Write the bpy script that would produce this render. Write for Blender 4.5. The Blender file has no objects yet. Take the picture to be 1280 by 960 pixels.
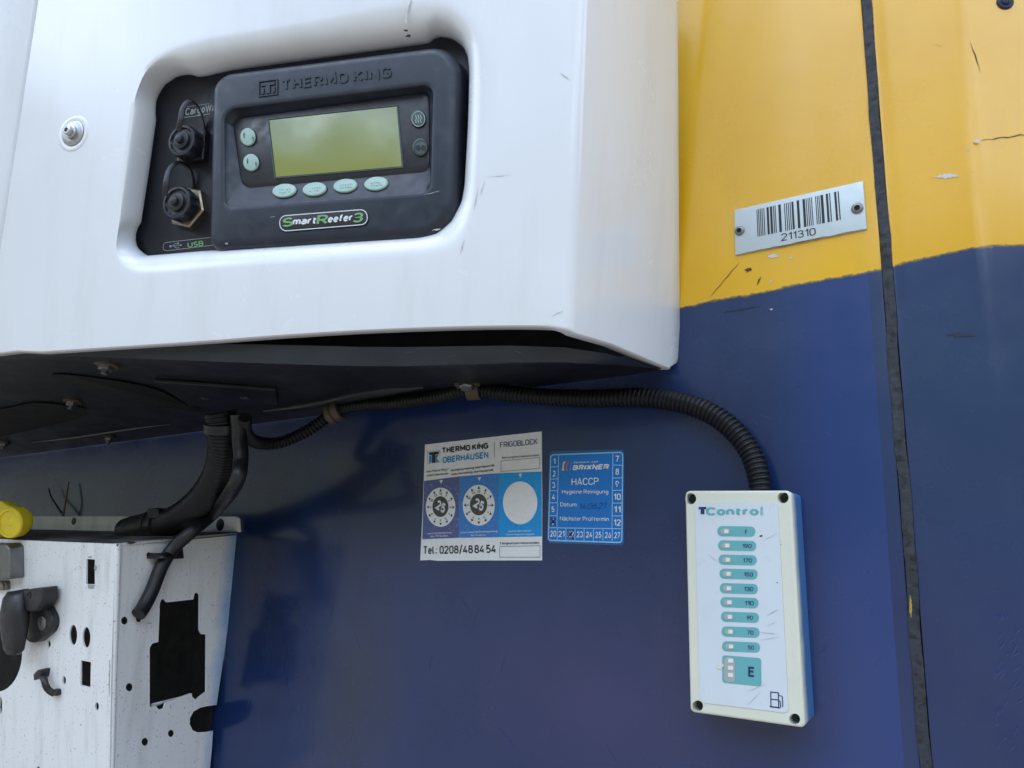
import bpy, bmesh, math, random
from mathutils import Vector as V, Matrix
from mathutils.bvhtree import BVHTree
from mathutils.geometry import delaunay_2d_cdt
random.seed(7)
SC = bpy.context.scene
COL = SC.collection

# ------------------------------------------------------------------ camera
FPX, PX0, PY0 = 961.0, 640.0, 480.0          # focal length and centre in photo pixels
CAM = V((0, 0, 1.45))
_Z = V((757-PX0, -4144-PY0, FPX)).normalized()
_X = -V((-950-PX0, 700-PY0, FPX)).normalized()
_X = (_X - _Z*_X.dot(_Z)).normalized()
_Y = _Z.cross(_X)
M3 = Matrix((_X, _Y, _Z))                     # camera axes -> world
cd = bpy.data.cameras.new('camera'); co = bpy.data.objects.new('camera', cd); COL.objects.link(co)
cd.sensor_fit = 'HORIZONTAL'; cd.sensor_width = 36; cd.lens = 36*FPX/1280
cd.clip_start = 0.01; cd.clip_end = 500
r_, u_, b_ = M3 @ V((1, 0, 0)), M3 @ V((0, -1, 0)), M3 @ V((0, 0, -1))
mw = Matrix((r_, u_, b_)).transposed().to_4x4(); mw.translation = CAM
co.matrix_world = mw
SC.camera = co

# ------------------------------------------------------------------ world, sun, exposure
SUN_EL, SUN_ROT = math.radians(52), math.radians(35)
w = bpy.data.worlds.new('World'); SC.world = w; w.use_nodes = True
nt = w.node_tree; nt.nodes.clear()
sky = nt.nodes.new('ShaderNodeTexSky'); sky.sky_type = 'NISHITA'; sky.sun_disc = False
sky.sun_elevation = SUN_EL; sky.sun_rotation = SUN_ROT; sky.air_density = 1.0; sky.dust_density = 1.5
tc = nt.nodes.new('ShaderNodeTexCoord')
nz = nt.nodes.new('ShaderNodeTexNoise'); nz.inputs['Scale'].default_value = 2.2; nz.inputs['Detail'].default_value = 7
nz.inputs['Roughness'].default_value = 0.55
cr = nt.nodes.new('ShaderNodeValToRGB'); cr.color_ramp.elements[0].position = 0.44; cr.color_ramp.elements[1].position = 0.62
mx = nt.nodes.new('ShaderNodeMix'); mx.data_type = 'RGBA'
mx.inputs['B'].default_value = (10.9, 12.6, 15.2, 1)
bg = nt.nodes.new('ShaderNodeBackground'); bg.inputs['Strength'].default_value = 0.14
ow = nt.nodes.new('ShaderNodeOutputWorld')
L = nt.links.new
L(tc.outputs['Generated'], nz.inputs['Vector']); L(nz.outputs['Fac'], cr.inputs['Fac'])
L(cr.outputs['Color'], mx.inputs['Factor']); L(sky.outputs['Color'], mx.inputs['A'])
sxyz = nt.nodes.new('ShaderNodeSeparateXYZ'); L(tc.outputs['Generated'], sxyz.inputs[0])
n2 = nt.nodes.new('ShaderNodeTexNoise'); n2.inputs['Scale'].default_value = 5; n2.inputs['Detail'].default_value = 6; L(tc.outputs['Generated'], n2.inputs['Vector'])
ma = nt.nodes.new('ShaderNodeMath'); ma.operation = 'MULTIPLY_ADD'; L(n2.outputs['Fac'], ma.inputs[0]); ma.inputs[1].default_value = -.22; L(sxyz.outputs['Z'], ma.inputs[2])
tr_ = nt.nodes.new('ShaderNodeMapRange'); rs = nt.nodes.new('ShaderNodeMapRange'); L(sxyz.outputs['X'], rs.inputs['Value']); rs.inputs['From Min'].default_value = .25; rs.inputs['From Max'].default_value = .9; rs.inputs['To Max'].default_value = .04
mb0 = nt.nodes.new('ShaderNodeMath'); mb0.operation = 'SUBTRACT'; L(ma.outputs[0], mb0.inputs[0]); L(rs.outputs['Result'], mb0.inputs[1])
L(mb0.outputs[0], tr_.inputs['Value']); tr_.inputs['From Min'].default_value = .21; tr_.inputs['From Max'].default_value = .25
m2 = nt.nodes.new('ShaderNodeMix'); m2.data_type = 'RGBA'; L(tr_.outputs['Result'], m2.inputs['Factor']); m2.inputs['A'].default_value = (.9, 1.05, .85, 1); L(mx.outputs['Result'], m2.inputs['B'])  # unseen dark treeline band added low in the sky to deepen reflections
L(m2.outputs['Result'], bg.inputs['Color']); L(bg.outputs['Background'], ow.inputs['Surface'])
sl = bpy.data.lights.new('sun', 'SUN'); so = bpy.data.objects.new('sun', sl); COL.objects.link(so)
sl.energy = 2.5; sl.angle = math.radians(0.5); sl.color = (1, .95, .86)
sd = V((math.sin(SUN_ROT)*math.cos(SUN_EL), math.cos(SUN_ROT)*math.cos(SUN_EL), math.sin(SUN_EL)))
so.rotation_euler = sd.to_track_quat('Z', 'Y').to_euler(); so.location = (0, 0, 4)
vs = SC.view_settings; vs.view_transform = 'Standard'; vs.look = 'None'; vs.exposure = 1.3; vs.gamma = 1; vs.use_curve_mapping = False
SC.render.engine = 'CYCLES'; SC.cycles.use_denoising = True; SC.cycles.max_bounces = 8

# ------------------------------------------------------------------ planes and mesh helpers
def ray(p): return M3 @ V(((p[0]-PX0)/FPX, (p[1]-PY0)/FPX, 1))
class Plane:
    def __init__(s, o, u, v):
        s.o = o; s.u = u.normalized(); s.v = (v - s.u*v.dot(s.u)).normalized(); s.n = s.u.cross(s.v)
    def at(s, p, off=0):
        r = ray(p); t = (s.o + s.n*off - CAM).dot(s.n)/r.dot(s.n); return CAM + r*t
    def uv(s, p, off=0):
        d = s.at(p, off) - s.o; return (d.dot(s.u), d.dot(s.v))
    def w(s, a, off=0): return s.o + s.u*a[0] + s.v*a[1] + s.n*off
    def shifted(s, d): return Plane(s.o + s.n*d, s.u, s.v)

def srgb(r, g, b):
    f = lambda c: (c/255/12.92 if c/255 <= .04045 else ((c/255+.055)/1.055)**2.4)
    return (f(r), f(g), f(b))

def rpoly(pts, rad, seg=8):
    n = len(pts); out = []
    if not isinstance(rad, (list, tuple)): rad = [rad]*n
    for i in range(n):
        p, a, b, r = V(pts[i]), V(pts[i-1]), V(pts[(i+1) % n]), rad[i]
        q0 = p + (a-p).normalized()*r; q1 = p + (b-p).normalized()*r
        for k in range(seg+1):
            t = k/seg
            # circular-ish fillet: blend of quadratic and cubic
            c0, c1 = q0.lerp(p, .56), q1.lerp(p, .56)
            x = q0*(1-t)**3 + c0*3*t*(1-t)**2 + c1*3*t*t*(1-t) + q1*t**3
            out.append((x.x, x.y))
    return out
def ell(cx, cy, rx, ry=None, n=32, rot=0, a0=0, a1=360):
    ry = rx if ry is None else ry; c, s = math.cos(math.radians(rot)), math.sin(math.radians(rot)); o = []
    full = abs(a1-a0) >= 360
    for k in range(n):
        t = math.radians(a0 + (a1-a0)*k/(n if full else n-1)); x, y = rx*math.cos(t), ry*math.sin(t)
        o.append((cx + x*c - y*s, cy + x*s + y*c))
    return o
def catmull(pts, n=8, closed=False):
    P = [V(p) for p in pts]; out = []; m = len(P)
    for i in range(m if closed else m-1):
        if closed: a, b, c, d = P[i-1], P[i], P[(i+1) % m], P[(i+2) % m]
        else: a, b, c, d = P[max(i-1, 0)], P[i], P[i+1], P[min(i+2, m-1)]
        for k in range(n):
            t = k/n
            out.append(.5*((2*b) + (c-a)*t + (2*a-5*b+4*c-d)*t*t + (3*b-a-3*c+d)*t**3))
    if not closed: out.append(P[-1])
    return out
def resample(P, n, closed=False):
    P = [V(p) for p in P]
    if closed: P = P + [P[0]]
    D = [0]
    for i in range(1, len(P)): D.append(D[-1] + (P[i]-P[i-1]).length)
    T = D[-1]; out = []; j = 0
    cnt = n if closed else n-1
    for k in range(n):
        t = T*k/cnt
        while j < len(P)-2 and D[j+1] < t: j += 1
        q = (t-D[j])/max(D[j+1]-D[j], 1e-9); out.append(P[j].lerp(P[j+1], min(1, q)))
    return out
def inset(poly, d):
    """shrink a closed 2-D polygon by d (clockwise or not)"""
    n = len(poly); area = sum(poly[i-1][0]*poly[i][1]-poly[i][0]*poly[i-1][1] for i in range(n)); s = 1 if area > 0 else -1
    out = []
    for i in range(n):
        a, p, b = V(poly[i-1]), V(poly[i]), V(poly[(i+1) % n])
        e0, e1 = (p-a), (b-p)
        if e0.length < 1e-9: e0 = e1
        if e1.length < 1e-9: e1 = e0
        e0, e1 = e0.normalized(), e1.normalized()
        n0, n1 = V((-e0.y, e0.x))*s, V((-e1.y, e1.x))*s
        m = (n0+n1); m = m.normalized() if m.length > 1e-6 else n0
        k = max(.4, m.dot(n0)); q = p + m*(d/k); out.append((q.x, q.y))
    return out

class MB:
    def __init__(s): s.v = []; s.f = []
    def pt(s, *ps):
        i = len(s.v); s.v += [V(p) for p in ps]; return list(range(i, i+len(ps)))
    def ngon(s, pts): s.f.append(s.pt(*pts)); return s
    def loft(s, loops, closed=True, cap0=False, cap1=False):
        ids = [s.pt(*l) for l in loops]; n = len(ids[0])
        for a, b in zip(ids, ids[1:]):
            for i in range(n if closed else n-1):
                j = (i+1) % n; s.f.append([a[i], a[j], b[j], b[i]])
        if cap0: s.f.append(ids[0][::-1])
        if cap1: s.f.append(ids[-1])
        return s
    def sheet(s, F, px, off): return s.ngon([F.at(p, off) for p in px])
    def prism(s, F, px, o0, o1, bev=0, seg=3):
        q = [F.uv(p, o1) for p in px]; loops = [[F.w(a, o0) for a in q]]
        if bev:
            for k in range(seg+1):
                t = k/seg*math.pi/2; loops.append([F.w(a, o1-bev+bev*math.sin(t)) for a in inset(q, bev*(1-math.cos(t)))])
        else: loops.append([F.w(a, o1) for a in q])
        return s.loft(loops, True, True, True)
    def tube(s, P, r, seg=10, caps=True, flat=1.0):
        P = [V(p) for p in P]; n = len(P); rr = r if callable(r) else (lambda t: r)
        loops = []; N = None
        for i in range(n):
            T = (P[min(i+1, n-1)] - P[max(i-1, 0)]).normalized()
            if N is None:
                N = T.orthogonal().normalized()
            N = (N - T*N.dot(T)).normalized(); B = T.cross(N); q = rr(i/(n-1))
            loops.append([P[i] + (N*math.cos(2*math.pi*k/seg) + B*math.sin(2*math.pi*k/seg)*flat)*q for k in range(seg)])
        return s.loft(loops, True, caps, caps)
    def lathe(s, o, ax, prof, seg=28, mod=None, cap1=True, cap0=True):
        """prof: (height along axis, radius) pairs; mod(angle) scales the radius"""
        ax = ax.normalized(); u = ax.orthogonal().normalized(); v = ax.cross(u)
        lo = []
        for h, r in prof:
            l = []
            for k in range(seg):
                a = 2*math.pi*k/seg; q = r*(mod(a, h) if mod else 1); l.append(o + ax*h + (u*math.cos(a)+v*math.sin(a))*q)
            lo.append(l)
        return s.loft(lo, True, cap0, cap1)
    def fill_holes(s, outer, holes):
        """planar face with holes from 3-D loops"""
        o = outer[0]; nn = V((0, 0, 0))
        for i in range(len(outer)): nn += (outer[i-1]-o).cross(outer[i]-o)
        nn.normalize(); u = nn.orthogonal().normalized(); v = nn.cross(u)
        P, E = [], []
        for lp in [outer] + holes:
            k = len(P); P += [V(((p-o).dot(u), (p-o).dot(v)))*100 for p in lp]; E += [(k+i, k+(i+1) % len(lp)) for i in range(len(lp))]
        vo, eo, fo, ov, oe, of = delaunay_2d_cdt(P, E, [], 0, 1e-6)
        k = len(s.v); allp = [p for lp in [outer]+holes for p in lp]
        for i, p in enumerate(vo):
            q = o + u*p.x/100 + v*p.y/100
            for j in ov[i]:
                if j < len(allp) and (allp[j]-q).length < 1e-5: q = allp[j].copy(); break
            s.v.append(q)
        def inside(c, lp):
            r = False
            for i in range(len(lp)):
                a, b = lp[i-1], lp[i]
                if (a.y > c.y) != (b.y > c.y) and c.x < (b.x-a.x)*(c.y-a.y)/(b.y-a.y)+a.x: r = not r
            return r
        Ls = []; j = 0
        for lp in [outer]+holes: Ls.append(P[j:j+len(lp)]); j += len(lp)
        for f in fo:
            c = (vo[f[0]]+vo[f[1]]+vo[f[2]])/3
            if inside(c, Ls[0]) and not any(inside(c, h) for h in Ls[1:]): s.f.append([k+i for i in f])
        return s
    def stroke(s, F, px, wd, off, closed=False):
        q = [F.uv(p, off) for p in px]
        if closed:
            a, b = inset(q, -wd/2), inset(q, wd/2)
            s.loft([[F.w(x, off) for x in a], [F.w(x, off) for x in b]], True)
        else:
            l, r = [], []
            for i in range(len(q)):
                a, b = V(q[max(i-1, 0)]), V(q[min(i+1, len(q)-1)]); d = (b-a).normalized(); m = V((-d.y, d.x))*wd/2
                l.append(F.w(V(q[i])+m, off)); r.append(F.w(V(q[i])-m, off))
            s.loft([l, r], False)
        return s

def build(name, mb, mat, parent=None, smooth=35, origin=None, bevel=0, fixn=True):
    o0 = V(parent['org']) if parent else (origin or V((0, 0, 0)))
    me = bpy.data.meshes.new(name); me.from_pydata([tuple(p-o0) for p in mb.v], [], mb.f); me.update()
    if fixn:
        bm = bmesh.new(); bm.from_mesh(me); bmesh.ops.remove_doubles(bm, verts=bm.verts, dist=1e-6)
        bmesh.ops.recalc_face_normals(bm, faces=bm.faces); bm.to_mesh(me); bm.free()
    if smooth:
        me.shade_smooth(); me.set_sharp_from_angle(angle=math.radians(smooth))
    me.materials.append(mat); o = bpy.data.objects.new(name, me); COL.objects.link(o)
    o['org'] = list(o0)
    if parent: o.parent = parent
    else: o.location = o0
    if bevel:
        m = o.modifiers.new('bevel', 'BEVEL'); m.width = bevel; m.segments = 2; m.limit_method = 'ANGLE'; m.angle_limit = math.radians(50)
    return o
def thing(name, label, cat, loc, group=None):
    o = bpy.data.objects.new(name, None); COL.objects.link(o); o.location = loc; o['org'] = list(loc); o.empty_display_size = .02
    o['label'] = label; o['category'] = cat
    if group: o['group'] = group
    return o
def tag(o, label, cat, group=None):
    o['label'] = label; o['category'] = cat
    if group: o['group'] = group
    return o

# ------------------------------------------------------------------ lettering
# strokes of an industrial sans: cap height 1, pen lines only (drawn with any thickness)
def _A(cx, cy, rx, ry, a0, a1, n=12): return [(cx+rx*math.cos(math.radians(a0+(a1-a0)*k/n)), cy+ry*math.sin(math.radians(a0+(a1-a0)*k/n))) for k in range(n+1)]
def _O(w, h, y0=0, r=.3):
    r = min(r, w/2); p = _A(w-r, y0+h-r, r, r, 0, 90, 6)+_A(r, y0+h-r, r, r, 90, 180, 6)+_A(r, y0+r, r, r, 180, 270, 6)+_A(w-r, y0+r, r, r, 270, 360, 6); return p+[p[0]]
XH = .70
PEN = {
 'A': [[(0, 0), (.31, 1), (.62, 0)], [(.1, .28), (.52, .28)]], 'B': [[(0, 0), (0, 1), (.28, 1)]+_A(.28, .76, .25, .24, 90, -90)+[(0, .52)], [(.28, .52)]+_A(.30, .26, .27, .26, 90, -90)+[(0, 0)]],
 'C': [_A(.29, .7, .29, .30, 25, 180)+_A(.29, .3, .29, .30, 180, 335)], 'D': [[(0, 0), (0, 1), (.22, 1)]+_A(.22, .64, .36, .36, 90, 0, 8)+_A(.22, .36, .36, .36, 0, -90, 8)+[(0, 0)]],
 'E': [[(.5, 1), (0, 1), (0, 0), (.5, 0)], [(0, .53), (.45, .53)]], 'F': [[(.5, 1), (0, 1), (0, 0)], [(0, .5), (.44, .5)]],
 'G': [_A(.30, .7, .30, .30, 25, 180)+_A(.30, .3, .30, .30, 180, 360)+[(.60, .48), (.34, .48)]], 'H': [[(0, 0), (0, 1)], [(.57, 0), (.57, 1)], [(0, .52), (.57, .52)]],
 'I': [[(0, 0), (0, 1)]], 'J': [[(.4, 1), (.4, .22)]+_A(.2, .22, .2, .22, 0, -150)], 'K': [[(0, 0), (0, 1)], [(.55, 1), (.04, .46)], [(.17, .6), (.58, 0)]], 'L': [[(0, 1), (0, 0), (.48, 0)]],
 'M': [[(0, 0), (0, 1), (.36, .3), (.72, 1), (.72, 0)]], 'N': [[(0, 0), (0, 1), (.58, 0), (.58, 1)]], 'O': [_O(.60, 1)], 'P': [[(0, 0), (0, 1), (.28, 1)]+_A(.28, .73, .27, .27, 90, -90)+[(0, .46)]],
 'R': [[(0, 0), (0, 1), (.28, 1)]+_A(.28, .74, .27, .26, 90, -90)+[(0, .48)], [(.27, .48), (.57, 0)]], 'S': [_A(.27, .75, .26, .25, 30, 270, 12)[:]+_A(.27, .25, .28, .25, 90, -150, 12)],
 'T': [[(0, 1), (.56, 1)], [(.28, 1), (.28, 0)]], 'U': [[(0, 1), (0, .28)]+_A(.29, .28, .29, .28, 180, 360)+[(.58, 1)]], 'W': [[(0, 1), (.2, 0), (.41, .9), (.62, 0), (.82, 1)]], 'X': [[(0, 0), (.58, 1)], [(0, 1), (.58, 0)]],
 '0': [_O(.5, 1, 0, .25)], '1': [[(0, .76), (.24, 1), (.24, 0)]], '2': [_A(.26, .73, .26, .27, 170, -28)+[(0, 0), (.54, 0)]], '3': [_A(.25, .76, .25, .24, 155, -75)+[(.22, .53)]+_A(.25, .27, .27, .27, 80, -155)],
 '4': [[(.56, .24), (0, .24), (.36, 1)], [(.42, .5), (.42, 0)]], '5': [[(.48, 1), (.08, 1), (.04, .52)]+_A(.25, .31, .27, .31, 130, -150)], '6': [[(.40, 1), (.06, .46)]+_A(.27, .29, .27, .29, 150, 510, 20)], '7': [[(0, 1), (.52, 1), (.17, 0)]],
 '8': [_A(.27, .76, .23, .24, -90, 270, 20), _A(.27, .27, .27, .27, 90, 450, 20)], '9': [[(.14, 0), (.48, .54)]+_A(.27, .71, .27, .29, -30, 330, 20)],
 'a': [_A(.22, .5, .21, .2, 150, 0, 8)+[(.43, 0)], [(.43, .40), (.2, .40)]+_A(.2, .2, .2, .2, 90, 270, 8)+[(.43, .06)]], 'b': [[(0, 1), (0, 0)], _A(.22, .35, .22, .35, 180, -180, 18)], 'c': [_A(.22, .35, .22, .35, 40, 320)],
 'd': [[(.44, 1), (.44, 0)], _A(.22, .35, .22, .35, 0, 360, 18)], 'e': [[(.01, .37), (.44, .37)]+_A(.22, .37, .22, .33, 0, 180, 10)+_A(.22, .33, .22, .33, 180, 320, 8)], 'f': [[(.1, 0), (.1, .78)]+_A(.28, .80, .18, .2, 175, 80, 6), [(0, .66), (.28, .66)]],
 'g': [_A(.22, .36, .22, .34, 0, 360, 18), [(.44, .7), (.44, 0)]+_A(.22, -.02, .22, .24, 0, -150, 8)], 'h': [[(0, 0), (0, 1)], _A(.21, .47, .21, .23, 180, 0, 8)+[(.42, 0)]], 'i': [[(0, 0), (0, .7)], [(0, .86), (0, .99)]],
 'k': [[(0, 0), (0, 1)], [(.4, .7), (.03, .32)], [(.13, .42), (.42, 0)]], 'l': [[(0, 1), (0, .14)]+_A(.13, .14, .13, .14, 180, 270, 5)], 'm': [[(0, 0), (0, .7)], _A(.18, .5, .18, .2, 180, 0, 8)+[(.36, 0)], _A(.54, .5, .18, .2, 180, 0, 8)+[(.72, 0)]],
 'n': [[(0, 0), (0, .7)], _A(.21, .47, .21, .23, 180, 0, 8)+[(.42, 0)]], 'o': [_A(.23, .35, .23, .35, 0, 360, 20)], 'p': [[(0, .7), (0, -.27)], _A(.22, .35, .22, .35, 180, -180, 18)], 'r': [[(0, 0), (0, .7)], _A(.2, .46, .2, .24, 180, 70, 6)],
 's': [_A(.19, .53, .18, .17, 30, 270, 8)+_A(.19, .18, .2, .18, 90, -150, 8)], 't': [[(.1, .92), (.1, .14)]+_A(.24, .14, .14, .14, 180, 280, 5), [(0, .68), (.3, .68)]], 'u': [[(0, .7), (0, .22)]+_A(.21, .22, .21, .22, 180, 360, 8), [(.42, .7), (.42, 0)]],
 'w': [[(0, .7), (.14, 0), (.3, .62), (.46, 0), (.6, .7)]], 'x': [[(0, 0), (.4, .7)], [(0, .7), (.4, 0)]], 'y': [[(0, .7), (.22, .05)], [(.44, .7), (.16, -.27)]],
 '.': [[(0, 0), (0, .13)]], ':': [[(0, 0), (0, .13)], [(0, .55), (0, .68)]], '/': [[(0, -.05), (.34, 1.05)]], '-': [[(0, .38), (.24, .38)]], '+': [[(0, .36), (.4, .36)], [(.2, .16), (.2, .56)]],
 'v': [[(0, .7), (.21, 0), (.42, .7)]], 'z': [[(0, .7), (.38, .7), (0, 0), (.4, 0)]], 'j': [[(.12, .7), (.12, -.1)]+_A(0, -.1, .12, .16, 0, -90, 4), [(.12, .86), (.12, .99)]], 'q': [_A(.22, .35, .22, .35, 0, 360, 18), [(.44, .7), (.44, -.27)]],
 '@': [_A(.35, .4, .35, .42, -50, 280, 18), _A(.35, .4, .14, .16, 0, 360, 12)],
}
PEN['ä'] = PEN['a'] + [[(.1, .84), (.1, .95)], [(.33, .84), (.33, .95)]]; PEN['ü'] = PEN['u'] + [[(.1, .84), (.1, .95)], [(.33, .84), (.33, .95)]]
def pen_glyphs(txt, th=.14, slant=0, gap=.08, word=.26):
    """letters as flat pen strokes; layer index keeps crossing strokes a hair apart"""
    vv, ff, lay = [], [], []; x = 0
    for ch in txt:
        if ch == ' ': x += word; continue
        st = PEN[ch]; wd = max(p[0] for s in st for p in s)
        for li, s in enumerate(st):
            P = [V(p)*1.0 for p in s]
            # keep the outer outline inside the cap height
            P = [V((p.x, th/2 + p.y*(1-th)) if 0 <= p.y <= 1 else (p.x, p.y)) for p in P]
            closed = (P[0]-P[-1]).length < 1e-5 and len(P) > 3
            if closed: P = P[:-1]
            n = len(P); l, r = [], []
            for i in range(n):
                a = P[i-1] if (closed or i > 0) else P[i]; b = P[(i+1) % n] if (closed or i < n-1) else P[i]
                d0, d1 = P[i]-a, b-P[i]
                if d0.length < 1e-9: d0 = d1
                if d1.length < 1e-9: d1 = d0
                d0.normalize(); d1.normalize(); m0, m1 = V((-d0.y, d0.x)), V((-d1.y, d1.x)); m = m0+m1
                m = m.normalized() if m.length > 1e-4 else m0
                q = m*(th/2/max(.38, m.dot(m0))); c = P[i].copy()
                if not closed and i == 0 and abs(d1.y) < .3 and n > 1: c -= d1*0
                l.append(c+q); r.append(c-q)
            k = len(vv)
            for p in l+r: vv.append(V((x + p.x + slant*p.y, p.y, 0))); lay.append(li)
            for i in range(n if closed else n-1):
                j = (i+1) % n; ff.append([k+i, k+n+i, k+n+j, k+j])
        x += wd + gap + th
    return vv, ff, lay
def pen(mb, F, txt, Lp, Rp, Tp, off, th=.14, slant=0, gap=.08, depth=0, word=.26):
    vv, ff, lay = pen_glyphs(txt, th, slant, gap, word); x0, x1 = min(v.x for v in vv), max(v.x for v in vv)
    a, b, c = F.at(Lp, off), F.at(Rp, off), F.at(Tp, off); k = len(mb.v)
    m = lambda v, d: a + (b-a)*((v.x-x0)/(x1-x0)) + (c-a)*v.y + F.n*d
    top = [m(v, depth+9e-6*q) for v, q in zip(vv, lay)]
    if depth:
        n = len(vv); mb.v += top + [m(v, 0) for v in vv]; cnt = set()
        for f in ff:
            mb.f.append([k+i for i in f])
            for i in range(4): cnt.add((f[i-1], f[i]))
        for (i, j) in cnt:
            if (j, i) not in cnt: mb.f.append([k+i, k+n+i, k+n+j, k+j])
    else: mb.v += top; mb.f += [[k+i for i in f] for f in ff]

# ------------------------------------------------------------------ materials
def node(nt, t, **kw):
    n = nt.nodes.new('ShaderNode'+t)
    for k, v in kw.items():
        if k.startswith('i_'): n.inputs[k[2:].replace('_', ' ')].default_value = v
        else: setattr(n, k, v)
    return n
def noise(nt, scale, detail=4, rough=.55, vec=None, stretch=None):
    n = node(nt, 'TexNoise'); n.inputs['Scale'].default_value = scale; n.inputs['Detail'].default_value = detail; n.inputs['Roughness'].default_value = rough
    g = nt.nodes.new('ShaderNodeNewGeometry')
    if stretch:
        mp = node(nt, 'Mapping'); mp.inputs['Scale'].default_value = stretch
        nt.links.new(g.outputs['Position'], mp.inputs['Vector']); nt.links.new(mp.outputs['Vector'], n.inputs['Vector'])
    else: nt.links.new(g.outputs['Position'], n.inputs['Vector'])
    return n
def ramp(nt, src, stops):
    r = node(nt, 'ValToRGB'); e = r.color_ramp.elements
    while len(e) < len(stops): e.new(.5)
    for q, (p, c) in zip(e, stops):
        q.position = p; q.color = (c, c, c, 1) if not isinstance(c, tuple) else (*c, 1)
    nt.links.new(src, r.inputs['Fac']); return r
def mixc(nt, fac, a, b):
    m = node(nt, 'Mix', data_type='RGBA')
    for s_, q in (('Factor', fac), ('A', a), ('B', b)):
        if hasattr(q, 'links'): nt.links.new(q, m.inputs[s_])
        elif isinstance(q, tuple): m.inputs[s_].default_value = (*q, 1)
        else: m.inputs[s_].default_value = q
    return m.outputs['Result']
def mat(name, col, rough=.5, metal=0, var=.12, vscale=30, dirt=None, dirt_col=(.08, .07, .055), dscale=18, dlo=.55, dhi=.75, stretch=None,
        bump=0, bscale=400, rvar=.1, coat=0, spec=.5, speck=0):
    m = bpy.data.materials.new(name); m.use_nodes = True; nt = m.node_tree; b = nt.nodes['Principled BSDF']; L = nt.links.new
    n = noise(nt, vscale); lo = tuple(c*(1-var) for c in col); hi = tuple(min(1, c*(1+var)) for c in col)
    c = mixc(nt, n.outputs['Fac'], lo, hi)
    if dirt:
        d = noise(nt, dscale, 6, .6, stretch=stretch); r = ramp(nt, d.outputs['Fac'], [(dlo, 0.), (dhi, dirt)])
        c = mixc(nt, r.outputs['Color'], c, dirt_col)
    if speck:
        d = noise(nt, 420, 2, .5); r = ramp(nt, d.outputs['Fac'], [(.66, 0.), (.72, speck)])
        c = mixc(nt, r.outputs['Color'], c, dirt_col)
    L(c, b.inputs['Base Color']); b.inputs['Metallic'].default_value = metal
    n2 = noise(nt, vscale*2.3, 5); r2 = ramp(nt, n2.outputs['Fac'], [(.3, max(.02, rough-rvar)), (.7, min(1, rough+rvar))]); L(r2.outputs['Color'], b.inputs['Roughness'])
    b.inputs['Coat Weight'].default_value = coat; b.inputs['Coat Roughness'].default_value = .08; b.inputs['Specular IOR Level'].default_value = spec
    if bump:
        n3 = noise(nt, bscale, 3); bp = node(nt, 'Bump'); bp.inputs['Strength'].default_value = bump; bp.inputs['Distance'].default_value = .0006
        L(n3.outputs['Fac'], bp.inputs['Height']); L(bp.outputs['Normal'], b.inputs['Normal'])
    return m
M = {}
M['white'] = mat('white_gelcoat', (.78, .80, .82), .22, var=.03, vscale=6, dirt=.16, dirt_col=(.42, .38, .31), dscale=5, dlo=.5, dhi=.8, stretch=(7, 7, .9), rvar=.08, coat=.3)
M['white_flat'] = mat('white_bracket_paint', (.80, .81, .81), .42, var=.04, vscale=9, dirt=.42, dirt_col=(.27, .25, .22), dscale=13, dlo=.5, dhi=.8, stretch=(4, 4, .5), speck=.85)
M['plastic'] = mat('slate_plastic', (.014, .020, .034), .40, var=.25, vscale=40, dirt=.12, dirt_col=(.25, .26, .28), dscale=60, dlo=.55, dhi=.85, bump=.12, bscale=900)
M['face'] = mat('black_keypad_film', (.014, .015, .019), .38, var=.15, vscale=60, dirt=.08, dirt_col=(.3, .28, .26), dscale=90)
M['black'] = mat('black_plastic', (.006, .007, .011), .45, var=.2, vscale=50, bump=.1, bscale=700)
M['cap'] = mat('rubber_cap', (.012, .014, .019), .42, var=.25, vscale=90, dirt=.15, dirt_col=(.2, .2, .2), dscale=120)
M['darkfill'] = mat('dark_fill', (.004, .004, .005), .8, var=.1)
M['tray'] = mat('black_composite', (.008, .010, .015), .40, var=.35, vscale=14, spec=.5, dirt=.22, dirt_col=(.035, .033, .03), dscale=11, dlo=.45, dhi=.8, stretch=(1, 4, 4), bump=.3, bscale=160)
M['trayedge'] = mat('grey_composite_edge', (.028, .031, .036), .55, var=.35, vscale=60, dirt=.3, dirt_col=(.18, .18, .18), dscale=130, dlo=.6, dhi=.8, bump=.3, bscale=300)
M['conduit'] = mat('conduit_plastic', (.005, .0055, .007), .42, var=.3, vscale=60, spec=.35, dirt=.25, dirt_col=(.04, .037, .034), dscale=40)
M['cable'] = mat('black_cable', (.009, .009, .011), .45, var=.2, vscale=60, dirt=.2, dirt_col=(.09, .08, .07), dscale=60)
M['steel'] = mat('zinc_steel', (.22, .22, .22), .45, 1, var=.2, vscale=120, dirt=.4, dirt_col=(.25, .2, .15), dscale=150)
M['zinc'] = mat('bright_zinc', (.50, .50, .50), .38, 1, var=.2, vscale=120, dirt=.4, dirt_col=(.25, .2, .15), dscale=150)
M['brass'] = mat('dull_brass', (.30, .25, .20), .42, 1, var=.25, vscale=120)
M['rustclip'] = mat('rusty_clip', (.10, .075, .055), .6, .4, var=.4, vscale=120)
M['lcd'] = mat('olive_display', srgb(140, 146, 74), .05, var=.04, vscale=20, rvar=.03)
_b = M['lcd'].node_tree.nodes['Principled BSDF']; _b.inputs['Coat Weight'].default_value = 1; _b.inputs['Coat Roughness'].default_value = .02; _b.inputs['Coat IOR'].default_value = 1.9
M['mint'] = mat('mint_button', srgb(158, 186, 176), .45, var=.06, vscale=80, dirt=.25, dirt_col=(.2, .24, .22), dscale=220)
M['darkbtn'] = mat('dark_button', srgb(70, 82, 80), .45, var=.1, vscale=80)
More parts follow.
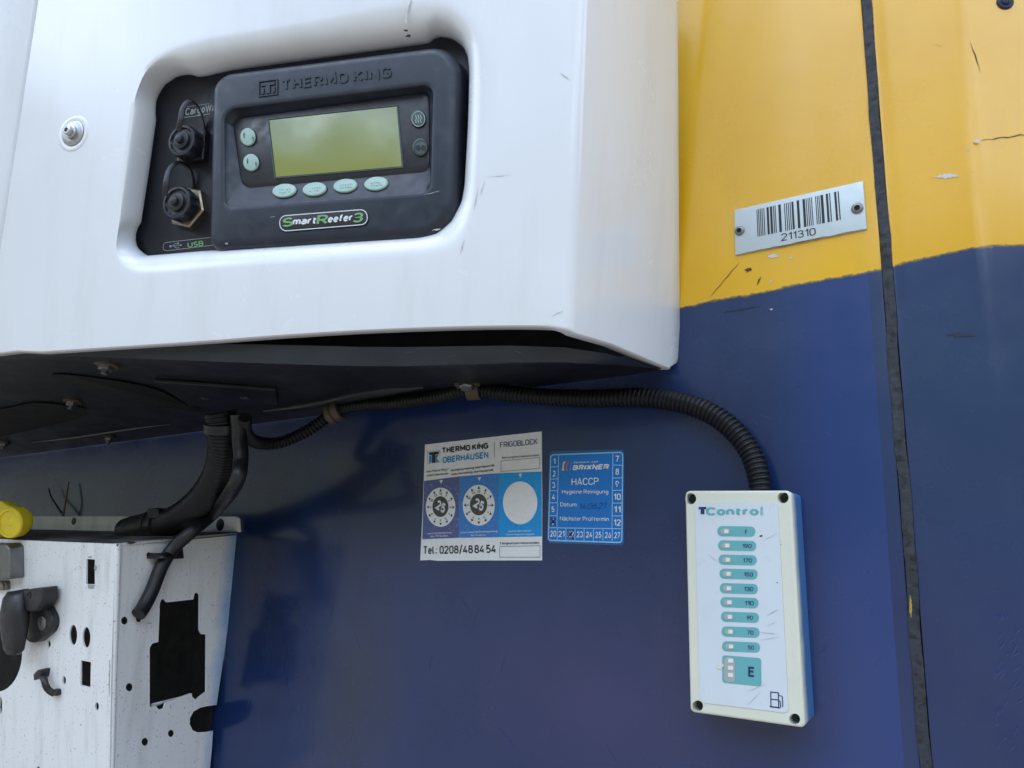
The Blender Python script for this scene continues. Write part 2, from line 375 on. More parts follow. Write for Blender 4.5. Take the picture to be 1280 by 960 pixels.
M['cream'] = mat('cream_enclosure', srgb(216, 217, 200), .42, var=.04, vscale=30, dirt=.12, dirt_col=(.35, .32, .24), dscale=60, speck=.1)
M['label'] = mat('pale_label', srgb(208, 216, 222), .35, var=.03, vscale=30, dirt=.15, dirt_col=(.4, .42, .43), dscale=40, dlo=.55, dhi=.8)
M['teal'] = mat('teal_print', srgb(100, 170, 174), .4, var=.04)
M['navy'] = mat('navy_print', srgb(25, 45, 95), .4, var=.05)
M['ink'] = mat('black_print', (.012, .012, .014), .45, var=.1)
M['ledw'] = mat('led_window', srgb(165, 172, 168), .35, var=.1, vscale=200)
M['led'] = mat('led_lens', (.75, .75, .74), .25, var=.05)
M['pwhite'] = mat('white_print', (.72, .74, .77), .4, var=.05)
M['pgreen'] = mat('green_print', srgb(120, 170, 110), .4, var=.05)
M['pdim'] = mat('grey_print', (.32, .34, .34), .45, var=.1)
M['alu'] = mat('plate_aluminium', srgb(196, 206, 208), .42, .25, var=.05, vscale=60, dirt=.25, dirt_col=(.3, .3, .28), dscale=50, dlo=.55, dhi=.8)
M['yplastic'] = mat('yellow_plastic', (.72, .55, .02), .45, var=.1, vscale=60, dirt=.3, dirt_col=(.25, .18, .02), dscale=70)
M['stk'] = mat('sticker_film', srgb(228, 231, 232), .3, var=.04, vscale=60, dirt=.1, dirt_col=(.4, .4, .4), dscale=90, bump=.25, bscale=120)
M['s1'] = mat('violet_blue_print', srgb(84, 94, 146), .3, var=.1, vscale=120, dirt=.25, dirt_col=(.3, .36, .5), dscale=130, dlo=.58, dhi=.72, bump=.3, bscale=150)
M['s2'] = mat('mid_blue_print', srgb(56, 126, 200), .3, var=.1, vscale=120, dirt=.25, dirt_col=(.3, .45, .62), dscale=130, dlo=.58, dhi=.72, bump=.3, bscale=150)
M['s3'] = mat('cyan_print', srgb(0, 150, 222), .3, var=.05, vscale=90, bump=.2, bscale=150)
M['disc'] = mat('dial_disc', (.06, .065, .055), .5, var=.1)
M['lblue'] = mat('light_blue_print', srgb(40, 145, 205), .35, var=.05)
M['hblue'] = mat('cleaning_sticker_blue', srgb(8, 116, 198), .35, var=.06, vscale=60)
M['hedge'] = mat('sticker_rim_blue', srgb(30, 95, 150), .4, var=.08)
M['frame'] = mat('pale_blue_print', srgb(150, 205, 240), .4, var=.05)
M['pyel'] = mat('yellow_print', srgb(225, 200, 80), .4, var=.05)
M['pred'] = mat('red_print', srgb(200, 85, 95), .4, var=.05)
M['pen'] = mat('pen_ink', srgb(10, 78, 144), .5, var=.1)
M['primer'] = mat('pale_primer', srgb(205, 200, 195), .6, var=.2, vscale=500)
M['scuff'] = mat('rubbed_mark', (.55, .54, .51), .5, var=.2, vscale=300)
M['scratch'] = mat('dark_scratch', srgb(70, 55, 35), .6, var=.3, vscale=300)
M['bscratch'] = mat('blue_scratch', srgb(28, 38, 62), .6, var=.3, vscale=300)
M['seal'] = mat('grey_sealant', (.026, .030, .038), .65, var=.4, vscale=120, dirt=.8, dirt_col=(.004, .004, .005), dscale=170, dlo=.52, dhi=.62, bump=1, bscale=220)
M['latch'] = mat('dark_grey_casting', (.016, .017, .019), .42, var=.25, vscale=60, dirt=.15, dirt_col=(.16, .15, .14), dscale=60)
M['trayscr'] = mat('grey_abrasion', (.05, .05, .052), .6, var=.3, vscale=300)
M['oldyel'] = mat('weathered_yellow_paint', (.36, .26, .06), .6, var=.3, vscale=200)
M['gscuff'] = mat('pale_grey_scuff', srgb(176, 182, 184), .5, var=.2, vscale=300)
M['ground'] = mat('concrete_yard', (.145, .132, .115), .9, var=.15, vscale=.8, dirt=.3, dirt_col=(.15, .14, .13), dscale=2)

def overspray(base, axis, edge, width, name, blue=(.03, .16, .42), mx_=.95):
    """blue overspray creeping in from one edge of a painted part (a real coat of colour)"""
    m = base.copy(); m.name = name; nt = m.node_tree; b = nt.nodes['Principled BSDF']; L = nt.links.new
    src = b.inputs['Base Color'].links[0].from_socket
    g = node(nt, 'NewGeometry'); s = node(nt, 'SeparateXYZ'); L(g.outputs['Position'], s.inputs[0])
    mr = node(nt, 'MapRange'); L(s.outputs[axis], mr.inputs['Value']); mr.inputs['From Min'].default_value = edge-width; mr.inputs['From Max'].default_value = edge
    nn = noise(nt, 45, 5); ad = node(nt, 'Math', operation='ADD'); L(mr.outputs['Result'], ad.inputs[0])
    sb = node(nt, 'Math', operation='MULTIPLY_ADD'); L(nn.outputs['Fac'], sb.inputs[0]); sb.inputs[1].default_value = .6; sb.inputs[2].default_value = -.3
    L(sb.outputs[0], ad.inputs[1]); r = ramp(nt, ad.outputs[0], [(.12, 0.), (.7, mx_)])
    L(mixc(nt, r.outputs['Color'], src, blue), b.inputs['Base Color'])
    return m

# ------------------------------------------------------------------ reference planes of the vehicle
S = 1.10
_tip = CAM + ray((838, 458))*(.6*S)
WALL = Plane(V((0, _tip.y, 1.45)), V((1, 0, 0)), V((0, 0, 1)))          # normal faces the camera (-Y)
wl = WALL.at
XC = (M3 @ V((3040, 30, -961))).normalized(); ZC = (M3 @ V((460, -8080, 961))).normalized()
BD = (M3 @ V((810, 210, 961))).normalized()
SIDE = Plane(wl((838, 458), .012), BD, ZC)                              # returning side of the cowling
FRONT = Plane(SIDE.at((713, 408)), XC, ZC)                              # front of the cowling
fr = FRONT.at

# ------------------------------------------------------------------ ground
g = MB(); g.ngon([V((-200, -200, 0)), V((200, -200, 0)), V((200, 200, 0)), V((-200, 200, 0))])
go = build('ground', g, M['ground'], smooth=0); go['kind'] = 'structure'

# ------------------------------------------------------------------ painted body panels
def paint_material(name, zb, slope, xb):
    m = bpy.data.materials.new(name); m.use_nodes = True; nt = m.node_tree; b = nt.nodes['Principled BSDF']; L = nt.links.new
    ge = node(nt, 'NewGeometry'); s = node(nt, 'SeparateXYZ'); L(ge.outputs['Position'], s.inputs[0])
    n1 = noise(nt, 28, 6, .6); n2 = noise(nt, 260, 4, .6)
    a = node(nt, 'Math', operation='MULTIPLY_ADD'); L(s.outputs['X'], a.inputs[0]); a.inputs[1].default_value = -slope; a.inputs[2].default_value = slope*xb-zb
    h = node(nt, 'Math', operation='ADD'); L(s.outputs['Z'], h.inputs[0]); L(a.outputs[0], h.inputs[1])
    k1 = node(nt, 'Math', operation='MULTIPLY_ADD'); L(n1.outputs['Fac'], k1.inputs[0]); k1.inputs[1].default_value = .006; L(h.outputs[0], k1.inputs[2])
    k2 = node(nt, 'Math', operation='MULTIPLY_ADD'); L(n2.outputs['Fac'], k2.inputs[0]); k2.inputs[1].default_value = .004; L(k1.outputs[0], k2.inputs[2])
    mr = node(nt, 'MapRange'); L(k2.outputs[0], mr.inputs['Value']); mr.inputs['From Min'].default_value = .0038; mr.inputs['From Max'].default_value = .0062
    # sun-faded, slightly patchy yellow
    y1 = noise(nt, 7, 5, .6); yc = mixc(nt, ramp(nt, y1.outputs['Fac'], [(.35, 0.), (.7, 1.)]).outputs['Color'], (.74, .40, .008), (.82, .47, .014))
    y2 = noise(nt, 5, 6, .65, stretch=(2.5, 2.5, .7)); yc = mixc(nt, ramp(nt, y2.outputs['Fac'], [(.55, 0.), (.8, .5)]).outputs['Color'], yc, (.55, .34, .04))
    bl1 = noise(nt, 5, 5, .6); bc = mixc(nt, ramp(nt, bl1.outputs['Fac'], [(.3, 0.), (.7, 1.)]).outputs['Color'], (.008, .022, .088), (.013, .034, .115))
    bl2 = noise(nt, 9, 7, .7, stretch=(1.5, 1.5, .6)); bc = mixc(nt, ramp(nt, bl2.outputs['Fac'], [(.55, 0.), (.85, .35)]).outputs['Color'], bc, (.05, .055, .11))
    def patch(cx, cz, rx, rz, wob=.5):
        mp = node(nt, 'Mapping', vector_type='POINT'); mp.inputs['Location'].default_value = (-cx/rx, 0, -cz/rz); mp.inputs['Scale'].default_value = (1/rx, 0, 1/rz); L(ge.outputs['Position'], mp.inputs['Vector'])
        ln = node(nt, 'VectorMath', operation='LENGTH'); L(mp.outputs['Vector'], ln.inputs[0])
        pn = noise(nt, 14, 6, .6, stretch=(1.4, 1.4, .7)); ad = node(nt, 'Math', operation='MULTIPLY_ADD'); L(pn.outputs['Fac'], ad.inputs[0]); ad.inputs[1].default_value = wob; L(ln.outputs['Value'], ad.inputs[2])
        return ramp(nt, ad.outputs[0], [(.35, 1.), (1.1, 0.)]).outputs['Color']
    for (px_, rx_, rz_, col_, k_) in REFLECTION_PATCHES:
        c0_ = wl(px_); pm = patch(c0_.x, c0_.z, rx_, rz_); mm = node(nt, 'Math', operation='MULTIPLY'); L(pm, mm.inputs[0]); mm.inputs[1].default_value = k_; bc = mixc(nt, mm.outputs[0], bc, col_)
    # respray with a masked edge beside the seam
    e1 = node(nt, 'MapRange'); L(s.outputs['X'], e1.inputs['Value']); e1.inputs['From Min'].default_value = wl((960, 600)).x; e1.inputs['From Max'].default_value = wl((1040, 600)).x
    e2 = node(nt, 'Math', operation='LESS_THAN'); L(s.outputs['X'], e2.inputs[0]); e2.inputs[1].default_value = wl((1104, 600)).x
    e3 = node(nt, 'Math', operation='MULTIPLY'); L(e1.outputs['Result'], e3.inputs[0]); L(e2.outputs[0], e3.inputs[1])
    e4 = node(nt, 'Math', operation='MULTIPLY'); L(e3.outputs[0], e4.inputs[0]); e4.inputs[1].default_value = .7
    bc = mixc(nt, e4.outputs[0], bc, (.015, .045, .185))
    yp = patch(wl((950, 130)).x, wl((950, 130)).z, .18, .18, .6); ym = node(nt, 'Math', operation='MULTIPLY'); L(yp, ym.inputs[0]); ym.inputs[1].default_value = .45; yc = mixc(nt, ym.outputs[0], yc, (.66, .37, .03))
    sp = noise(nt, 500, 2); yc = mixc(nt, ramp(nt, sp.outputs['Fac'], [(.73, 0.), (.77, .5)]).outputs['Color'], yc, (.2, .13, .03))
    lm = node(nt, 'Math', operation='GREATER_THAN'); L(s.outputs['X'], lm.inputs[0]); lm.inputs[1].default_value = xb-.035
    lf = node(nt, 'Math', operation='MULTIPLY'); L(lm.outputs[0], lf.inputs[0]); L(mr.outputs['Result'], lf.inputs[1])
    c = mixc(nt, lf.outputs[0], bc, yc)
    fr_ = ramp(nt, lf.outputs[0], [(.0, 0.), (.25, .55), (.6, .45), (1., 0.)]); c = mixc(nt, fr_.outputs['Color'], c, (.05, .06, .03)); L(c, b.inputs['Base Color'])
    rn = noise(nt, 11, 6, .65); L(ramp(nt, rn.outputs['Fac'], [(.3, .14), (.75, .36)]).outputs['Color'], b.inputs['Roughness'])
    bp = node(nt, 'Bump'); bn = noise(nt, 9, 2); bp.inputs['Strength'].default_value = .25; bp.inputs['Distance'].default_value = .004
    b2 = noise(nt, 700, 2); ba = node(nt, 'Math', operation='MULTIPLY_ADD'); L(b2.outputs['Fac'], ba.inputs[0]); ba.inputs[1].default_value = .03; L(bn.outputs['Fac'], ba.inputs[2])
    L(ba.outputs[0], bp.inputs['Height']); L(bp.outputs['Normal'], b.inputs['Normal'])
    b.inputs['Coat Weight'].default_value = .3; b.inputs['Coat Roughness'].default_value = .09
    return m
REFLECTION_PATCHES = [((760, 880), .22, .12, (.036, .036, .115), .75), ((440, 860), .10, .17, (.022, .032, .060), .75), ((330, 700), .14, .25, (.006, .013, .045), .8),
           ((470, 610), .20, .12, (.008, .014, .040), .7), ((1060, 880), .06, .10, (.040, .040, .11), .6), ((430, 590), .05, .05, (.035, .035, .04), .4), ((1190, 470), .16, .22, (.022, .050, .115), .7), ((980, 430), .12, .10, (.020, .042, .110), .6)]  # soft reflections, pale and dark, painted into the blue wall colour
ya, yb = wl((862, 383)), wl((1100, 336))
seal_x = wl((1120, 480)).x; sw = .0054
slope = (yb.z-ya.z)/(yb.x-ya.x)
ZT, ZB = 2.35, .55
def panel(path, z0, z1, thick=.02):
    """vertical sheet with plan outline path [(x, y)...] (y grows away from the camera)"""
    b = MB(); back = [(x, y+thick) for x, y in path][::-1]; loop = path+back; nz_ = 12
    b.loft([[V((x, y, z0+(z1-z0)*k/nz_)) for x, y in loop] for k in range(nz_+1)], True, True, True); return b
wy = WALL.o.y
foldx = wl((873, 300)).x
lp = [(-2.6, wy)] + [(-2.6+(seal_x-sw/2-.004+2.6)*k/24, wy) for k in range(1, 24)] + [(seal_x-sw/2-.0035, wy), (seal_x-sw/2-.0012, wy+.0006), (seal_x-sw/2, wy+.003)]
p1 = thing('body_panel', 'wide body panel left of the dark seam, yellow above and dark blue below', 'panel', V((-.6, wy, ZB)), 'painted body panels')
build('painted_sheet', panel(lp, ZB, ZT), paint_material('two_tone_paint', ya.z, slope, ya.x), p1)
rx0 = seal_x+sw/2; bx = wl((1232, 300)).x; ex = wl((1276, 40)).x
rp = [(rx0, wy+.003), (rx0+.0012, wy+.0006), (rx0+.0035, wy)]
rp += [(rx0+.004+(bx-.008-rx0-.004)*k/6, wy) for k in range(1, 7)]
ang = math.radians(27); R = .03; x_, y_ = bx-.008, wy
for k in range(1, 9):
    t = ang*k/8; rp.append((x_+R*math.sin(t), wy+R*(1-math.cos(t))))
xe, ye = rp[-1]
for k in range(1, 5): rp.append((xe+.06*k/4, ye+.06*k/4*math.tan(ang)))
yr = wl((1150, 325)); p2 = thing('body_panel', 'narrow body panel right of the dark seam, yellow over blue with an upright fold', 'panel', V((rx0+.05, wy, ZB)), 'painted body panels')
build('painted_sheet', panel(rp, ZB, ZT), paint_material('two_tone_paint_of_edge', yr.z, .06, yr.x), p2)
def chip(F, pts, m, name, parent, off=.0004):
    b = MB(); b.ngon([F.at(p, off) for p in pts]); return build(name, b, m, parent, smooth=0)
def jag(cx, cy, rx, ry, n=16, rot=0, amp=.35):
    return [(cx+(p[0]-cx)*k, cy+(p[1]-cy)*k) for p in ell(cx, cy, rx, ry, n, rot) for k in [1+random.uniform(-amp, amp)]]
def thin(a, b, wpx, n=10, wob=.5):
    a, b = V(a), V(b); d = (b-a).normalized(); m = V((-d.y, d.x)); up, dn = [], []
    for k in range(n+1):
        t = k/n; c = a.lerp(b, t) + m*random.uniform(-wob, wob); h = wpx*.5*(.25+math.sin(math.pi*t))*random.uniform(.5, 1.2)
        up.append(tuple(c+m*h)); dn.append(tuple(c-m*h))
    return up + dn[::-1]
chip(WALL, jag(966, 320, 8, 2.6, rot=-6), M['primer'], 'paint_chip', p1)
chip(WALL, jag(988, 322, 1.8, 1.4, 8), M['primer'], 'paint_chip', p1)
chip(WALL, thin((888, 371), (924, 328), 1.0), M['scratch'], 'scratch', p1)
chip(WALL, jag(935, 337, 4, 2.6, 12, -20, .5), M['scratch'], 'scratch', p1)
chip(WALL, thin((946, 356), (951, 346), 1.6), M['scratch'], 'scratch', p1)
chip(WALL, thin((903, 391), (952, 382), 1.4), M['bscratch'], 'scratch', p1)
chip(WALL, thin((962, 387), (966, 386), 1.6), M['primer'], 'paint_chip', p1)
chip(WALL, thin((960, 354), (967, 349), 1.3), M['primer'], 'paint_chip', p1)
chip(WALL, thin((1168, 221), (1198, 219), 5, 14, .7), M['primer'], 'paint_chip', p2)
chip(WALL, thin((1207, 187), (1212, 186), 2), M['primer'], 'paint_chip', p2)
chip(WALL, thin((1217, 177), (1226, 175), 4), M['primer'], 'paint_chip', p2)
chip(WALL, thin((1183, 418), (1219, 419), 4.4, 14, .8), M['bscratch'], 'scratch', p2)
def scuffs(F, x0, x1, y0, y1, n, par, m, ang, spread, lmax=26, wd=.55):
    b = MB()
    for _ in range(n):
        x, y = random.uniform(x0, x1), random.uniform(y0, y1); l = random.uniform(4, lmax); a = math.radians(ang+random.uniform(-spread, spread))
        b.ngon([F.at(p, .0003) for p in thin((x, y), (x+l*math.cos(a), y+l*math.sin(a)), wd*random.uniform(.5, 1.3), 6, .3)])
    o = build('hairline_scuff', b, m, par, smooth=0); o['kind'] = 'stuff'; return o
M['bsc'] = mat('pale_blue_scuff', srgb(52, 68, 118), .45, var=.2, vscale=300)
M['ysc'] = mat('dull_yellow_scuff', srgb(214, 166, 45), .5, var=.2, vscale=300)
scuffs(WALL, 880, 1090, 395, 560, 34, p1, M['bsc'], 40, 50); scuffs(WALL, 1000, 1110, 800, 950, 16, p1, M['bsc'], -60, 20)
scuffs(WALL, 300, 850, 720, 950, 26, p1, M['bsc'], 80, 30, 40); scuffs(WALL, 1120, 1215, 380, 940, 22, p2, M['bsc'], 10, 40, 14)
scuffs(WALL, 1110, 1210, 30, 310, 6, p2, M['ysc'], 40, 60, 10)
# rivet at the fold of the narrow panel
a = V((xe, ye, 0)); FOLD = Plane(V((xe, ye, 1.45)), V((math.cos(ang), math.sin(ang), 0)), V((0, 0, 1)))
b = MB(); c = FOLD.at((1256, 3)); b.lathe(c, FOLD.n, [(-.001, .0062), (.0008, .0062), (.0016, .0055), (.0016, .0035), (.0026, .0032), (.0032, .002)], 24)
build('rivet', b, M['bscratch'], p2)
scuffs(FOLD, 1240, 1275, 770, 950, 40, p2, M['bsc'], -50, 25, 22, .9)
chip(FOLD, thin((1226, 175.5), (1290, 167), 1.2, 18, .9), M['scratch'], 'scratch', p2)
chip(FOLD, thin((1213, 52), (1226, 90), 1.0, 10, .8), M['scratch'], 'scratch', p2)
# sealed edge beyond the fold
b = MB(); q = [(xe+.062, ye+.036), (xe+.068, ye+.030), (xe+.10, ye+.062), (xe+.10, ye+.08), (xe+.062, ye+.08)]
b.loft([[V((x, y, z)) for x, y in q] for z in (ZB, ZT)], True, True, True)
tag(build('edge_trim', b, M['trayedge'], origin=V((xe+.07, ye+.03, ZB)), bevel=.002), 'dark trim strip at the far right edge beside the yellow fold', 'trim')
# seam filled with sealant
b = MB(); lo = []
for k in range(901):
    z = ZB+(ZT-ZB)*k/900; jx = .0005*math.sin(z*31)+.0003*math.sin(z*97+1)+random.uniform(-.00018, .00018); hh = .0002+.0008*math.sin(z*57)*math.sin(z*23)+random.uniform(-.0004, .0004)
    if abs(z-wl((1107, 322)).z) < .006: hh += .0014
    e = sw/2+.0009
    lo.append([V((seal_x+jx+x, wy-y, z)) for x, y in ((-e, -.012), (-e, .0002), (-e*.6, hh*.8), (0, hh), (e*.6, hh*.8), (e, .0002), (e, -.012))])
b.loft(lo, True, True, True)
seal = tag(build('sealed_joint', b, M['seal'], origin=V((seal_x, wy, ZB))), 'speckled dark grey sealant seam running up between the two painted panels', 'seal')
b = MB(); b.ngon([wl(p, .0022) for p in thin((1137.5, 744), (1139, 772), 2.6, 12, .6)]); build('paint_splash', b, M['oldyel'], seal, smooth=0)

# ------------------------------------------------------------------ white cowling
cowl = thing('unit_cowling', 'white glossy cowling with a rounded recess around the control unit', 'cowling', fr((400, 400)))
DIP = .022
OUT = catmull([(146, 318), (150, 270), (163, 165), (172, 112), (196, 74), (250, 50), (380, 27), (500, 3), (556, 4), (592, 34), (603, 90), (600, 180), (594, 262), (580, 300), (545, 316), (450, 324), (300, 334), (200, 343), (163, 340)], 14, True)
Z1 = lambda x, y: (160+x/2.7826, 20+y/2.7826)
INN = [Z1(*p) for p in [(75, 838), (45, 818), (24, 790), (22, 760), (30, 735), (42, 715), (70, 530), (95, 352), (92, 325), (95, 285), (120, 240), (165, 209), (205, 204), (232, 207), (247, 213), (350, 190), (700, 142), (1044, 95), (1060, 80), (1085, 71), (1130, 80), (1170, 112), (1190, 160), (1195, 215), (1190, 400), (1179, 600), (1168, 660), (1130, 722), (1080, 760), (1020, 772), (760, 788), (500, 806), (250, 823)]]
NL = 160
def start_at(loop, p):
    i = min(range(len(loop)), key=lambda k: (V(loop[k])-V(p)).length); return loop[i:]+loop[:i]
OUTr = [tuple(p) for p in resample(start_at([tuple(p) for p in OUT], (163, 340)), NL, True)]
INNr = [tuple(p) for p in resample(start_at(INN, INN[0]), NL, True)]
uo = [FRONT.uv(p) for p in OUTr]
ui = [FRONT.uv(p, -DIP) for p in INNr]
cb = MB()
loops = [[FRONT.w(a) for a in inset(uo, -.004)], [FRONT.w(a) for a in uo]]
for k in range(1, 11):
    t = k/10*math.pi/2; s, d = math.sin(t), 1-math.cos(t)
    loops.append([FRONT.w(V(a).lerp(V(c), s), -DIP*d) for a, c in zip(uo, ui)])
loops.append([FRONT.w(a, -DIP-.003) for a in inset(ui, -.0015)])
cb.loft(loops, True)
BOT = [(40, 438), (130, 432), (250, 424), (360, 415.5), (470, 409), (580, 405), (660, 404), (697, 405)]
bot = [tuple(p) for p in catmull([(x, y) for x, y in BOT], 5)]
bot[0] = (22, 440)
sx = lambda y: 48 - .171*y
bot[0] = (sx(440)+49, 436)  # lower end of the seam
SEAM = lambda y: (48-.152*y, y)
bot = [SEAM(441)] + [p for p in bot if p[0] > SEAM(441)[0]+8]
CORN = SIDE.at((713, 408)); HTS = [0, .01, .03, .07, .12, .18, .25, .32, .40]
CP_ = [CORN + FRONT.v*h for h in HTS]; FA = [c - FRONT.u*.0065 + FRONT.v*(.0009 if k == 0 else 0) for k, c in enumerate(CP_)]; SB_ = [c + SIDE.u*.0065 - FRONT.v*(.0016 if k == 0 else 0) for k, c in enumerate(CP_)]
bot = [p for p in bot if p[0] < 690]
outer = [FRONT.at(p) for p in bot] + FA + [FRONT.at(SEAM(-260))]
hole = [FRONT.w(a) for a in inset(uo, -.004)]
cb.fill_holes(outer, [hole])
# rounded corner and returning side
rows = []
for A, C, B in zip(FA, CP_, SB_): rows.append([A*(1-q)**2 + C*2*q*(1-q) + B*q*q for q in [j/10 for j in range(11)]])
cb.loft(rows, False)
sb = [(765, 427), (800, 442), (825, 453), (838, 458), (846, 453), (850, 440), (849, 300), (847, 0), (845, -150)]
cb.ngon([SIDE.at(p) for p in sb] + [SIDE.at((845, -180))] + SB_[::-1])
# inward-turned bottom lip
bp3 = [FRONT.at(p) for p in bot] + rows[0] + [SIDE.at(p) for p in sb[0:4]]
lip = [bp3]
for dn, dy in ((.0014, .0004), (.0022, .0020), (.0024, .0045), (.0015, .016)):
    lip.append([p + V((0, 0, -dn)) + (V((-.35, .65, 0))*dy if i < len(bot) else V((-.6, .2, 0))*dy) for i, p in enumerate(bp3)])
cb.loft(lip, False)
# back edge next to the wall, turned in
ed = [SIDE.at(p) for p in sb[3:9]]
cb.loft([ed, [p+V((-.001, .002, 0)) for p in ed], [p+V((-.006, .003, 0)) for p in ed]], False)
build('front_panel', cb, M['white'], cowl, smooth=40)
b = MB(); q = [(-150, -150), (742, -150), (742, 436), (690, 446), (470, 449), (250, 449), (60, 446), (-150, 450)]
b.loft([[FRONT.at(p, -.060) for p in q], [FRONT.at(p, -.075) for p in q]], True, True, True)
build('shade_sheet', b, M['darkfill'], cowl, smooth=0)  # added near-black sheet standing in for the shade inside the cowling gap
b = MB(); b.prism(WALL, [(680, 380), (836, 380), (836, 455), (800, 446), (740, 446), (680, 450)], .001, .004); build('shade_sheet', b, M['darkfill'], cowl, smooth=0)  # shade at the right end of the gap, added as a dark sheet
# left neighbouring panel beyond the seam
LF = Plane(FRONT.at((20, 200)), (FRONT.u + V((0, -.16, 0))), ZC)
b = MB(); e0 = [FRONT.at((SEAM(y)[0]-4.5, y)) for y in (441, 300, 150, 0, -150, -260)]
dirl = -(FRONT.u + FRONT.n*-.10).normalized()
cols = [[p-FRONT.n*.006+FRONT.u*.001 for p in e0], [p-FRONT.n*.001 for p in e0], [p+dirl*.002+FRONT.n*.0004 for p in e0]] + [[p+dirl*d+FRONT.n*.0004 for p in e0] for d in (.05, .2, .5)]
b.loft(cols, False); 
build('side_panel', b, M['white'], cowl, smooth=40)
e1 = [FRONT.at(SEAM(y)) for y in (441, 300, 150, 0, -150)]; b = MB()
b.loft([e1, [p-FRONT.n*.003-FRONT.u*.0005 for p in e1], [p-FRONT.n*.0034-FRONT.u*.004 for p in e1], [p-FRONT.n*.0034-FRONT.u*.012 for p in e1]], False)
build('seam_edge', b, M['white'], cowl, smooth=40)
# stud with washer
c = fr((92, 167)); b = MB(); n = FRONT.n
b.lathe(c, n, [(0, .0120), (.0012, .0120), (.0018, .0110), (.0018, .006)], 36); wsh = build('washer', b, M['zinc'], cowl)
b = MB(); b.lathe(c, n, [(.0018, .0062), (.004, .0060), (.0046, .0052), (.0046, .0042), (.0075, .004), (.0082, .003), (.0082, .0021), (.005, .002)], 30)
build('stud', b, M['zinc'], wsh)
# stained halo of the stud is a shallow pressed ring
b = MB(); b.lathe(c, n, [(-.0005, .0180), (.0004, .0170), (.0007, .0155), (.0003, .0125)], 40, cap0=False, cap1=False); build('pressed_ring', b, M['white'], cowl)
for pts in ([(515, 0), (510, 8), (507, 18), (506, 27), (508, 30), (509, 18), (512, 8), (513.5, 0)],):
    chip(FRONT, pts, M['scuff'], 'crack', cowl, .0004)
def onlip(p):
    return chip(FRONT, p, M['darkfill'], 'chip_mark', cowl, -.0015)
onlip(jag(507, 38, 2.6, 1.2, 10)); onlip(jag(510.5, 45, 3.0, 1.9, 10))
for a_, b_2, wd in (((598, 235), (592, 262), 1.2), ((600, 244), (606, 226), 1.0), ((580, 300), (575, 318), 1.3), ((700, 90), (712, 100), 1.2), ((690, 395), (704, 388), 1.3), ((540, 288), (551, 286), 1.4), ((607, 221), (640, 218), .7)):
    chip(FRONT, thin(a_, b_2, wd), M['scuff'], 'scuff_mark', cowl)

# ------------------------------------------------------------------ connector panel behind the opening
CP = FRONT.shifted(-DIP-.007)
con = thing('connector_panel', 'black connector panel with two capped sockets at the left of the white recess', 'panel', CP.at((240, 230)))
b = MB(); b.prism(CP, rpoly([(150, 60), (625, 15), (625, 330), (140, 345)], 20), -.004, 0); build('plate', b, M['black'], con)
b = MB()
pen(b, CP, 'CargoWatch', (232, 144.5), (284, 136), (231.4, 135.5), .0004, th=.17, slant=.15)
build('lettering', b, M['pdim'], con, smooth=0)
b = MB(); b.stroke(CP, [(230, 147), (262, 142.5)], .0006, .0004); b.stroke(CP, [(231, 134), (262, 129.5)], .0004, .0004); build('print_line', b, M['pdim'], con, smooth=0)
b = MB(); b.stroke(CP, rpoly([(204, 303.5), (270, 296), (270, 306), (204, 314)], 4.5, 5), .0005, .0004, True)
b.stroke(CP, [Z1(147, 801), Z1(184, 797)], .0005, .0004); b.stroke(CP, [Z1(155, 800), Z1(163, 792), Z1(172, 791)], .0005, .0004); b.stroke(CP, [Z1(160, 800), Z1(168, 807), Z1(178, 806)], .0005, .0004)
b.sheet(CP, ell(*Z1(148, 801), 1.5, n=10), .0005); b.sheet(CP, [Z1(182, 793), Z1(188, 797), Z1(182, 801)], .0005); b.sheet(CP, ell(*Z1(174, 791), 1.1, n=8), .0005)
build('outline_print', b, M['pdim'], con, smooth=0)
b = MB(); pen(b, CP, 'USB', Z1(208, 806), Z1(263, 799), Z1(207, 788), .0004, th=.17); build('lettering', b, M['pgreen'], con, smooth=0)
def socket(base, r, h, nut_mat, strap, ring):
    c = CP.at(base); n = CP.n; k = CP.u
    b = MB(); b.lathe(c, n, [(0, r*1.3), (.0065, r*1.3), (.0076, r*1.2), (.0078, r*.8)], 6 if nut_mat is M['brass'] else 4, cap0=False); nut = build('socket', b, nut_mat, con, smooth=20)
    mod = lambda a, hh: 1.0 if hh < .0092 or hh > h-.002 else (.92 if (a*8/(2*math.pi)) % 1 < .32 else 1.0)
    b = MB(); b.lathe(c, n, [(.003, r*.9), (.0088, r*.9), (.0092, r), (.0105, r), (h-.003, r), (h-.0022, r*.97), (h-.0012, r*.93), (h-.001, r*.8), (h-.0025, r*.76), (h-.0025, r*.3)], 64, mod); cap = build('cap', b, M['cap'], con, smooth=30)
    b = MB(); b.lathe(c+n*(h-.003), n, [(0, r*.52), (.0025, r*.52), (.003, r*.46), (.003, r*.26), (.006, r*.24), (.0065, r*.16)], 28); build('pin', b, M['cap'], cap)
    pts = [CP.at(p, o) for p, o in strap]; b = MB(); b.tube(catmull(pts, 10), .0024, 10, flat=.4); build('strap', b, M['cap'], cap)
    return nut
socket((246, 187), .0148, .021, M['black'], [((223, 164), .024), ((226, 150), .026), ((229, 134), .024), ((238, 126), .018), ((248, 134), .010), ((254, 150), .004), ((256, 166), .001)], 0)
socket((239, 262), .0152, .020, M['brass'], [((206, 245), .024), ((208, 226), .026), ((213, 210), .020), ((224, 203), .012), ((236, 210), .006), ((242, 226), .003), ((241, 246), .002)], 0)
b = MB(); b.lathe(CP.at((225, 200)), CP.n, [(0, .0022), (.0015, .0022), (.002, .0012)], 14); build('screw', b, M['brass'], con)

